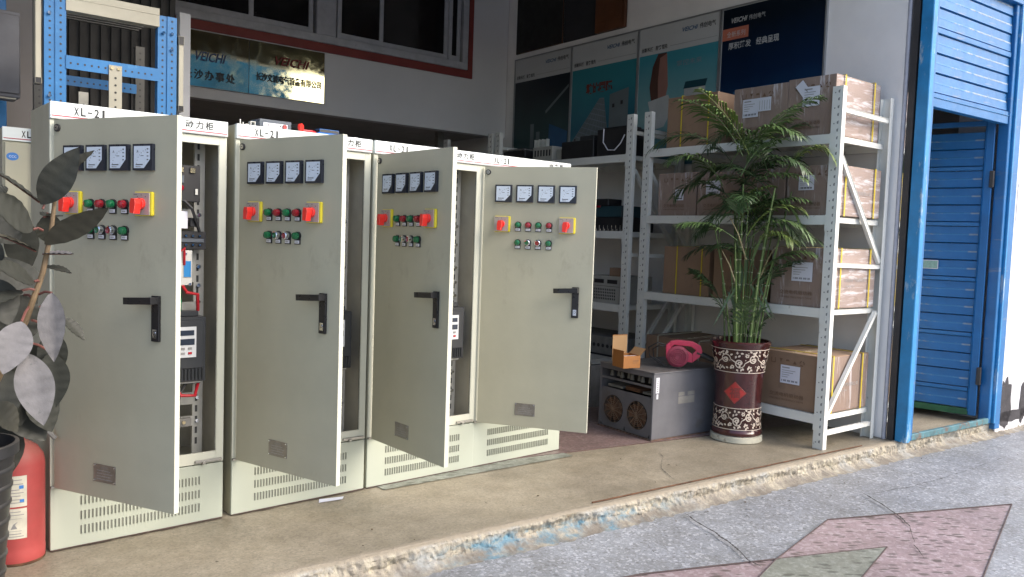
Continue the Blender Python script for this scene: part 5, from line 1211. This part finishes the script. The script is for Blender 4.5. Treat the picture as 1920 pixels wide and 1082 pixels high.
LEAVES = [
    ((0.47, 3.3, 0.62), (0.5, 3.28, 0.42), 0.13, (0.1, -1, 0.1), 'ficus', {'curl': 0.15}),
    ((0.36, 3.28, 0.75), (0.4, 3.26, 0.52), 0.13, (0.1, -1, 0.1), 'ficus', {'curl': 0.15}),
    ((0.55, 3.33, 0.8), (0.58, 3.3, 0.6), 0.13, (0.1, -1, 0.1), 'ficus', {'curl': 0.15}),
    ((0.46, 3.34, 0.98), (0.52, 3.3, 0.78), 0.13, (0.1, -1, 0.1), 'ficus', {'curl': 0.15}),
    ((0.4, 3.3, 1.1), (0.36, 3.26, 0.88), 0.13, (0.1, -1, 0.1), 'ficus', {'curl': 0.15}),
    ((0.52, 3.36, 1.15), (0.56, 3.34, 0.95), 0.13, (0.1, -1, 0.1), 'ficus', {'curl': 0.15}),
    ((0.5, 3.26, 0.7), (0.6, 3.22, 0.55), 0.13, (0.1, -1, 0.1), 'ficus', {'curl': 0.15}),
    ((0.42, 3.36, 1.3), (0.44, 3.3, 1.1), 0.13, (0.1, -1, 0.1), 'ficus', {'curl': 0.15}),
    ((0.33, 3.2, 0.9), (0.28, 3.2, 0.68), 0.13, (0.1, -1, 0.1), 'ficus', {'curl': 0.15}),
    ((0.554, 3.05, 1.386), (0.643, 2.95, 1.574), 0.105, (-0.3, -1, 0.1), 'ficus', {'curl': 0.1}),
    ((0.552, 3.05, 1.395), (0.41, 2.9, 1.482), 0.055, (0.3, -0.6, 0.9), 'ficus', {'curl': 0.05}),
    ((0.607, 3.1, 1.482), (0.698, 3.0, 1.576), 0.045, (-0.3, -0.8, 0.5), 'ficus_under', {'curl': 0.1, 'pet': (0.56, 3.05, 1.371)}),
    ((0.564, 3.04, 1.254), (0.718, 2.88, 1.395), 0.095, (0.1, -0.8, -0.35), 'ficus_under', {'curl': -0.15, 'fold': 0.1}),
    ((0.528, 3.03, 1.303), (0.387, 2.9, 1.41), 0.12, (0.1, -0.8, 0.5), 'ficus', {'curl': 0.12, 'pet': (0.56, 3.05, 1.3)}),
    ((0.572, 3.1, 1.348), (0.642, 3.2, 1.361), 0.07, (0, -0.3, 1), 'ficus', {}),
    ((0.561, 3.06, 1.224), (0.637, 2.98, 1.229), 0.05, (0, -0.25, 1), 'ficus_dusty', {'curl': 0.05}),
    ((0.571, 3.08, 1.182), (0.635, 3.0, 1.168), 0.045, (0, -0.35, 1), 'ficus', {'curl': 0.15}),
    ((0.539, 3.04, 1.233), (0.406, 2.9, 1.297), 0.06, (0, -0.5, 0.9), 'ficus_under', {'curl': 0.1}),
    ((0.531, 3.03, 1.131), (0.403, 2.9, 1.199), 0.09, (0.1, -0.7, 0.6), 'ficus', {'curl': 0.1, 'pet': (0.553, 3.05, 1.126)}),
    ((0.494, 3.03, 1.102), (0.395, 2.9, 1.088), 0.06, (0, -0.3, 1), 'ficus', {'curl': 0.3, 'pet': (0.544, 3.05, 1.1)}),
    ((0.576, 3.0, 1.096), (0.567, 2.93, 0.877), 0.088, (-0.55, -1, 0.1), 'ficus_dusty', {'curl': 0.08, 'fold': 0.25, 'pet': (0.547, 3.05, 1.087)}),
    ((0.48, 2.94, 1.01), (0.418, 2.86, 0.861), 0.108, (-0.1, -1, 0.35), 'ficus_dusty', {'curl': 0.1, 'fold': 0.12, 'pet': (0.52, 3.05, 1.047)}),
    ((0.495, 2.93, 0.908), (0.523, 2.84, 0.692), 0.115, (-0.2, -1, 0.3), 'ficus_dusty', {'curl': 0.1, 'fold': 0.12, 'pet': (0.497, 3.05, 0.933)}),
    ((0.518, 3.12, 1.081), (0.478, 3.1, 0.901), 0.15, (0.1, -1, 0), 'ficus', {'curl': 0.05, 'pet': (0.531, 3.05, 1.073)}),
    ((0.65, 3.2, 0.992), (0.715, 3.15, 0.922), 0.05, (0, -0.5, 0.9), 'ficus', {'curl': 0.3, 'pet': (0.551, 3.05, 1.046)}),
    ((0.612, 3.16, 0.951), (0.605, 3.14, 0.776), 0.1, (-0.4, -1, 0), 'ficus', {'curl': 0.1, 'pet': (0.528, 3.05, 1.002)}),
    ((0.6, 3.14, 0.879), (0.615, 3.14, 0.681), 0.11, (-0.2, -1, 0), 'ficus', {'curl': 0.1, 'pet': (0.509, 3.05, 0.932)}),
    ((0.459, 3.1, 0.84), (0.429, 3.05, 0.656), 0.13, (0, -1, 0.1), 'ficus', {'curl': 0.1}),
    ((0.444, 3.1, 0.93), (0.344, 3.0, 0.846), 0.12, (0, -1, 0.4), 'ficus', {'curl': 0.2}),
    ((0.554, 3.2, 1.061), (0.483, 3.25, 1.206), 0.13, (0.2, -1, 0.2), 'ficus', {'curl': 0.1}),
    ((0.538, 3.2, 0.912), (0.577, 3.24, 0.714), 0.14, (0.2, -1, 0), 'ficus', {'curl': 0.1}),
    ((0.502, 3.18, 0.806), (0.521, 3.2, 0.614), 0.13, (0.3, -1, 0), 'ficus', {'curl': 0.1}),
    ((0.554, 3.2, 0.761), (0.619, 3.2, 0.582), 0.12, (0.3, -1, 0), 'ficus', {'curl': 0.1}),
    ((0.412, 2.98, 0.75), (0.482, 3.0, 0.645), 0.09, (0, -0.7, 0.8), 'ficus_under', {'curl': 0.1}),
    ((0.515, 3.2, 1.254), (0.43, 3.2, 1.351), 0.11, (0.2, -1, 0.3), 'ficus', {'curl': 0.1}),
    ((0.589, 3.12, 1.358), (0.596, 3.18, 1.257), 0.09, (0.2, -1, 0.3), 'ficus', {'curl': 0.1}),
    ((0.515, 3.25, 1.355), (0.555, 3.3, 1.129), 0.12, (0.2, -1, 0.0), 'ficus', {'curl': 0.1}),
    ((0.409, 3.05, 1.145), (0.46, 3.0, 0.993), 0.12, (0.2, -1, 0.3), 'ficus', {'curl': 0.1}),
    ((0.468, 3.1, 1.436), (0.429, 3.1, 1.416), 0.05, (0, -0.6, 0.8), 'ficus', {'curl': 0.1}),
]
rubber_plant()

# ------------------------------------------------------------------ across the street (seen in the polished sign, shapes the light)
def across():
    h = thing('opposite_building', 'blue clad building across the street, reflected in the brass sign', 'building', (0, 0, 0))
    b = MB().m('opp_blue'); b.box(3.0, -20, -.1, 11.1, -14, 8.2); b.build('wall', h)
    b = MB().m('opp_wall'); b.box(2.8, -20.2, 8.2, 11.3, -13.7, 8.4); b.build('roof', h)
    for i in range(2):
        for z in (1.0,): b = MB().m('opp_glass'); b.box(4+i*3.3, -14, z, 5.8+i*3.3, -13.95, z+1.6); b.m('window_frame').box(4.86+i*3.3, -13.95, z, 4.94+i*3.3, -13.9, z+1.6); b.build('window', h)
across()

# ------------------------------------------------------------------ brass plaques with lettering
def plaques():
    a = -.045
    def P(lab, x0, x1, m_):
        r = thing('brass_sign', lab, 'sign', (5.89, 7.06, 0), a, 'polished brass name plates')
        b = MB().m(m_); n = 18; vs = []
        for j in range(9):
            for i in range(n+1):
                x = x0+(x1-x0)*i/n; z = 2.555+(3.03-2.555)*j/8
                vs.append((x, -.030+.0016*noise.noise((x*2.2, z*3.5, 4)), z))
        b.add(vs, [(j*(n+1)+i, j*(n+1)+i+1, (j+1)*(n+1)+i+1, (j+1)*(n+1)+i) for j in range(8) for i in range(n)])
        o = b.build('plate', r, smooth=True)
        b = MB().m('alu'); b.box(x0, -.022, 2.553, x1, -.001, 3.032); b.build('backing', r)
        return r
    r = P('brass name plate with a branch office name, left of the pair', -3.60, -2.945, 'brass_mirror')
    b = MB().m('ink_blue'); b.text('VEICHI', (-3.41, -.038, 2.78), (1, 0, 0), (0, 0, 1), .11, shear=.3, bold=.012, width=.26); b.build('logo', r)
    b = MB().m('ink'); [b.text(c_, (-3.515+i*.092, -.038, 2.625), (1, 0, 0), (0, 0, 1), .088, width=.078, bold=.012) for i, c_ in enumerate('长沙办事处')]; b.build('lettering', r)
    r = P('brass name plate with a long company name, right of the pair', -2.940, -2.215, 'brass_mirror_b')
    b = MB().m('frame_red'); b.text('VEICHI', (-2.70, -.038, 2.85), (1, 0, 0), (0, 0, 1), .105, shear=.3, bold=.012, width=.33); b.build('logo', r)
    b = MB().m('ink'); b.text('长沙文诚电气设备有限公司', (-2.88, -.038, 2.69), (1, 0, 0), (0, 0, 1), .076, width=.635, bold=.02); b.build('lettering', r)
plaques()

# ------------------------------------------------------------------ posters on the side wall (local: x=0 wall face, y depth; picture looks towards -x)
def posters():
    Ys = [(.66, 1.60), (1.63, 2.535), (2.56, 3.455), (3.48, 4.395)]
    labs = ['navy poster with white slogan and a salmon box, nearest the street', 'light teal poster with a brown sailed boat', 'teal poster with a glass pyramid and red heading', 'dark poster with faint towers, farthest back']
    mats_ = ['print_navy', 'print_sea', 'print_teal', 'print_space']
    Z0, Z1 = 2.02, 3.29
    for k, (ya, yb) in enumerate(Ys):
        r = thing('poster', labs[k], 'poster', (5.70, 2.5, 0), RA, 'advertising posters along the side wall')
        b = MB().m('poster_white'); b.box(-.018, ya, Z0, 0, yb, Z1); b.build('board', r)
        b = MB().m('alu'); b.box(-.026, ya-.012, Z0, -.0, ya, Z1+.012); b.box(-.026, yb, Z0, 0, yb+.012, Z1+.012); b.box(-.026, ya, Z1, 0, yb, Z1+.012); b.build('frame', r)
        top = Z1-.005 if k == 0 else 3.045
        b = MB().m(mats_[k]); b.box(-.0195, ya+.005, Z0+.01, -.018, yb-.005, top); pic = b.build('picture', r)
        X = -.0215
        d, u = (0, -1, 0), (0, 0, 1)
        b = MB()
        if k == 0:
            b.m('poster_white').text('VEICHI', (X, 1.51, 3.165), d, u, .055, shear=.3, bold=.02, width=.155); b.text('伟创电气', (X, 1.34, 3.165), d, u, .045, width=.155)
            b.text('厚积薄发', (X, 1.53, 2.955), d, u, .06, bold=.015, width=.22); b.text('经典呈现', (X, 1.26, 2.955), d, u, .06, bold=.015, width=.21)
            b.m('print_salmon').box(-.021, 1.34, 3.03, -.0195, 1.595, 3.125); b.m('poster_white').text('全新系列', (X, 1.55, 3.055), d, u, .05, width=.18)
            b.m('print_blue').poly([(X, 1.50, 2.42), (X, 1.15, 2.42), (X, 1.10, 2.62), (X, 1.46, 2.60)])
        else:
            b.m('print_blue').text('VEICHI', (X, ya+.40, 3.19), d, u, .05, shear=.3, bold=.02, width=.17); b.m('ink').text('伟创电气', (X, ya+.21, 3.19), d, u, .05, bold=.01, width=.17)
            b.m('ink').text('创新科技', (X, yb-.03, 3.08), d, u, .042, bold=.015, width=.14); b.text('服务领先', (X, yb-.20, 3.08), d, u, .042, bold=.015, width=.14)
            b.m('ink_grey').box(X, ya+.02, 3.090, X+.001, yb-.37, 3.093)
        if k == 1:
            b.m('print_grid').text('掌控未来', (X, ya+.45, 2.90), d, u, .055, width=.28)
            sail = [(2.20, 3.04), (2.30, 3.04), (2.36, 2.93), (2.39, 2.75), (2.36, 2.60), (2.20, 2.60)]
            b.m('sail_dark').poly([(X, y, z) for y, z in sail])
            b.m('sail_pink').poly([(X-.001, y, z) for y, z in [(2.275, 3.0), (2.29, 2.8), (2.28, 2.6), (2.20, 2.6), (2.17, 2.74), (2.195, 3.03)]])
            b.m('print_white').poly([(X-.002, y, z) for y, z in [(2.40, 2.62), (2.16, 2.66), (2.10, 2.54), (2.20, 2.38), (2.32, 2.36)]])
            b.m('print_darkteal').poly([(X-.001, y, z) for y, z in [(1.99, 2.69), (1.75, 2.69), (1.73, 2.75), (1.97, 2.75)]]).poly([(X-.001, y, z) for y, z in [(2.13, 2.58), (1.86, 2.58), (1.84, 2.61), (2.11, 2.62)]])
            b.m('print_white').poly([(X-.0005, y, z) for y, z in [(1.98, 2.40), (1.75, 2.40), (1.75, 2.69), (1.98, 2.69)]])
        if k == 2:
            b.m('print_red').text('敢比国际', (X, 3.24, 2.80), d, u, .10, bold=.05, width=.37)
            b.m('print_steel').poly([(X, y, z) for y, z in [(3.04, 2.73), (2.98, 2.73), (2.86, 2.05), (3.45, 2.30)]])
            b.m('print_grid')
            for i in range(11): 
                t = i/10; b.poly([(X-.001, 3.04+(3.45-3.04)*t, 2.73-.43*t), (X-.001, 3.04+(3.45-3.04)*t, 2.738-.43*t-.016), (X-.001, 2.98-.12*t, 2.714-.6*t), (X-.001, 2.98-.12*t, 2.722-.6*t)])
            for i in range(9):
                t = i/8; y1, z1 = 3.45+(2.86-3.45)*t, 2.30-.25*t; y0 = 3.04-.06*t; b.poly([(X-.001, y0, 2.73), (X-.001, y0-.003, 2.73), (X-.001, y1-.006, z1), (X-.001, y1, z1)])
            b.m('print_steel').poly([(X-.0015, y, z) for y, z in [(2.90, 2.35), (2.65, 2.35), (2.65, 2.79), (2.90, 2.75)]]); b.m('ink').box(X-.003, 2.83, 2.62, X-.002, 2.86, 2.655).box(X-.003, 2.72, 2.64, X-.002, 2.75, 2.675)
        if k == 3:
            b.m('print_blue').poly([(X, y, z) for y, z in [(3.80, 2.06), (3.52, 2.06), (3.50, 2.45), (3.79, 2.55)]])
            b.m('print_steel')
            for i in range(5): b.poly([(X, 4.2-i*.10, 2.08), (X, 4.14-i*.10, 2.08), (X, 4.14-i*.10, 2.30+.09*((i*3) % 4)), (X, 4.2-i*.10, 2.30+.09*((i*3) % 4))])
            b.poly([(X, 3.85, 2.66), (X, 3.5, 2.90), (X, 3.5, 2.93), (X, 3.86, 2.69)])
        b.build('print', r)
posters()

# ------------------------------------------------------------------ blue slotted rack and meter box at upper left
def slotted_rack():
    r = thing('slotted_rack', 'tall blue slotted steel frame behind the nearest cabinet', 'rack', (.80, 4.32, 0), -.03)
    def angle(x, y, sx, h0, h1, m_='blue_steel', nm='upright', holes=True):
        b = MB().m(m_); w = .046; t = .003
        b.box(x, y, h0, x+w*sx, y+t, h1); b.box(x, y+t, h0, x+t*sx, y+w, h1)
        b.m('rack_hole')
        if holes:
            z = h0+.02
            while z < h1-.02:
                b.cyl((x+w*.5*sx, y-.0008, z), .0052, .0008, 'y', 8); z += .033
        return b.build(nm, r)
    for x0, sx in ((0, 1), (.09, -1)):
        angle(x0, 0 if sx > 0 else -.006, sx, 0, 2.9)
    for x0, sx in ((.50, 1), (.59, -1)):
        angle(x0, 0 if sx > 0 else -.006, sx, 0, 2.385)
    angle(.02, .42, 1, 0, 2.9, 'dark_steel'); angle(.50, .42, 1, 0, 2.3, 'dark_steel')
    def bar(x0, x1, y, z, h, m_, nm='crossbar'):
        b = MB().m(m_); b.box(x0, y, z, x1, y+.003, z+h); b.box(x0, y+.003, z+h-.003, x1, y+.04, z+h); b.m('rack_hole')
        x = x0+.02
        while x < x1-.01: b.cyl((x, y-.0008, z+h*.45), .0050, .0008, 'y', 8); x += .030
        return b.build(nm, r)
    bar(.088, .505, -.012, 2.055, .062, 'blue_steel'); bar(.09, .5, .40, 2.04, .05, 'blue_steel')
    b = MB().m('cream_steel'); b.box(.088, -.012, 2.325, .505, .05, 2.415); b.box(.088, -.014, 2.38, .505, -.012, 2.385); b.build('crossbar', r, bevel=.004)
    b = MB().m('cream_steel'); b.box(.272, -.02, 1.5, .33, -.012, 2.10); b.m('rack_hole'); [b.cyl((.301, -.0212, 1.55+i*.035), .0055, .0012, 'y', 8) for i in range(15)]; b.m('brass').cyl((.285, -.026, 2.085), .008, .006, 'y', 8).cyl((.315, -.026, 2.085), .008, .006, 'y', 8); b.build('centre_strip', r)
    b = MB().m('rail_zinc'); b.box(.20, .30, 1.5, .245, .31, 2.0); b.m('rack_hole'); [b.cyl((.222, .298, 1.55+i*.035), .0055, .002, 'y', 8) for i in range(12)]; b.build('centre_strip', r)
    for x, z0, z1 in ((-.036, 1.97, 2.47), (.602, 1.92, 2.30)):
        b = MB().m('cream_steel'); b.box(x, .0, z0+.02, x+.024, .05, z1-.02); b.m('black_plastic').box(x-.002, -.004, z0, x+.026, .054, z0+.03).box(x-.002, -.004, z1-.045, x+.026, .054, z1); b.build('side_strip', r, bevel=.002)
    b = MB().m('chrome'); [b.cyl((x, -.016, z), .008, .010, 'y', 8) for x, z in ((.02, 2.30), (.02, 1.92), (.525, 2.30), (.565, 2.30), (.565, 2.22))]; b.build('bolts', r)
    for i in range(7):
        b = MB().m('dark_steel'); b.box(.09, .06+i*.05, 2.37, .5, .085+i*.05, 2.385); b.build('top_slat', r)
    m = thing('meter_box', 'dark grey metal box mounted at the upper left behind the blue frame', 'box', (.78, 5.15, 0))
    b = MB().m('unit_grey'); b.box(-.22, 0, 2.0, .06, .2, 2.46); b.m('dark_steel').box(-.23, -.008, 2.0, -.20, 0, 2.45); b.m('unit_grey').box(-.19, -.012, 2.02, .055, -.0, 2.44); b.m('cream_steel').box(-.18, -.016, 1.985, .04, 0, 1.998); b.m('chrome').cyl((-.12, -.02, 2.2), .008, .008, 'y', 8); b.build('body', m, bevel=.003)
    m = thing('blue_cabinet', 'dark blue panel edge at the far left behind the meter box', 'panel', (.70, 5.45, 0))
    b = MB().m('shutter_blue'); b.box(-.10, 0, 0, .12, .05, 2.6); b.build('panel', m, bevel=.003)
slotted_rack()

def base_shade_grime():
    b = MB().m('joint_dark'); rnd = random.Random(2)  # dark ribbon paints contact shade and grime where cabinets meet the floor
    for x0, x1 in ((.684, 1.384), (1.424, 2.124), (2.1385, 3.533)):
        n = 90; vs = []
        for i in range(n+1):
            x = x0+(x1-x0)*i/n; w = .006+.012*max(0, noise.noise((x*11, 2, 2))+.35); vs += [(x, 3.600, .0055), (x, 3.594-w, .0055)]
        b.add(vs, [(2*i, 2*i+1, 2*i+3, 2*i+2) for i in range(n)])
    tag(b.build('floor_shade_grime'), 'painted contact shade and grime on the floor along the cabinet bases', kind='stuff')
base_shade_grime()
def litter():
    rnd = random.Random(5); b = MB().m('leaf_litter')
    for k in range(60):
        x = rnd.uniform(.8, 6.6); y = ky(x)+rnd.choice((-1, 1, -1))*abs(rnd.gauss(.0, .3))-.02; z = .003 if y > ky(x)+.06 else -.097
        if ky(x)-.12 < y <= ky(x)+.06: y = ky(x)-.13
        a = rnd.uniform(0, 3); s = rnd.uniform(.004, .013)
        b.add([(x+s*cos(a), y+s*sin(a), z+.002), (x+s*.4*cos(a+1.6), y+s*.4*sin(a+1.6), z+.005), (x-s*cos(a), y-s*sin(a), z+.002), (x+s*.4*cos(a-1.6), y+s*.4*sin(a-1.6), z+.001)], [(0, 1, 2, 3)])
    tag(b.build('leaf_litter'), 'tiny scraps of dry leaf and grit scattered along the kerb', kind='stuff')
litter()
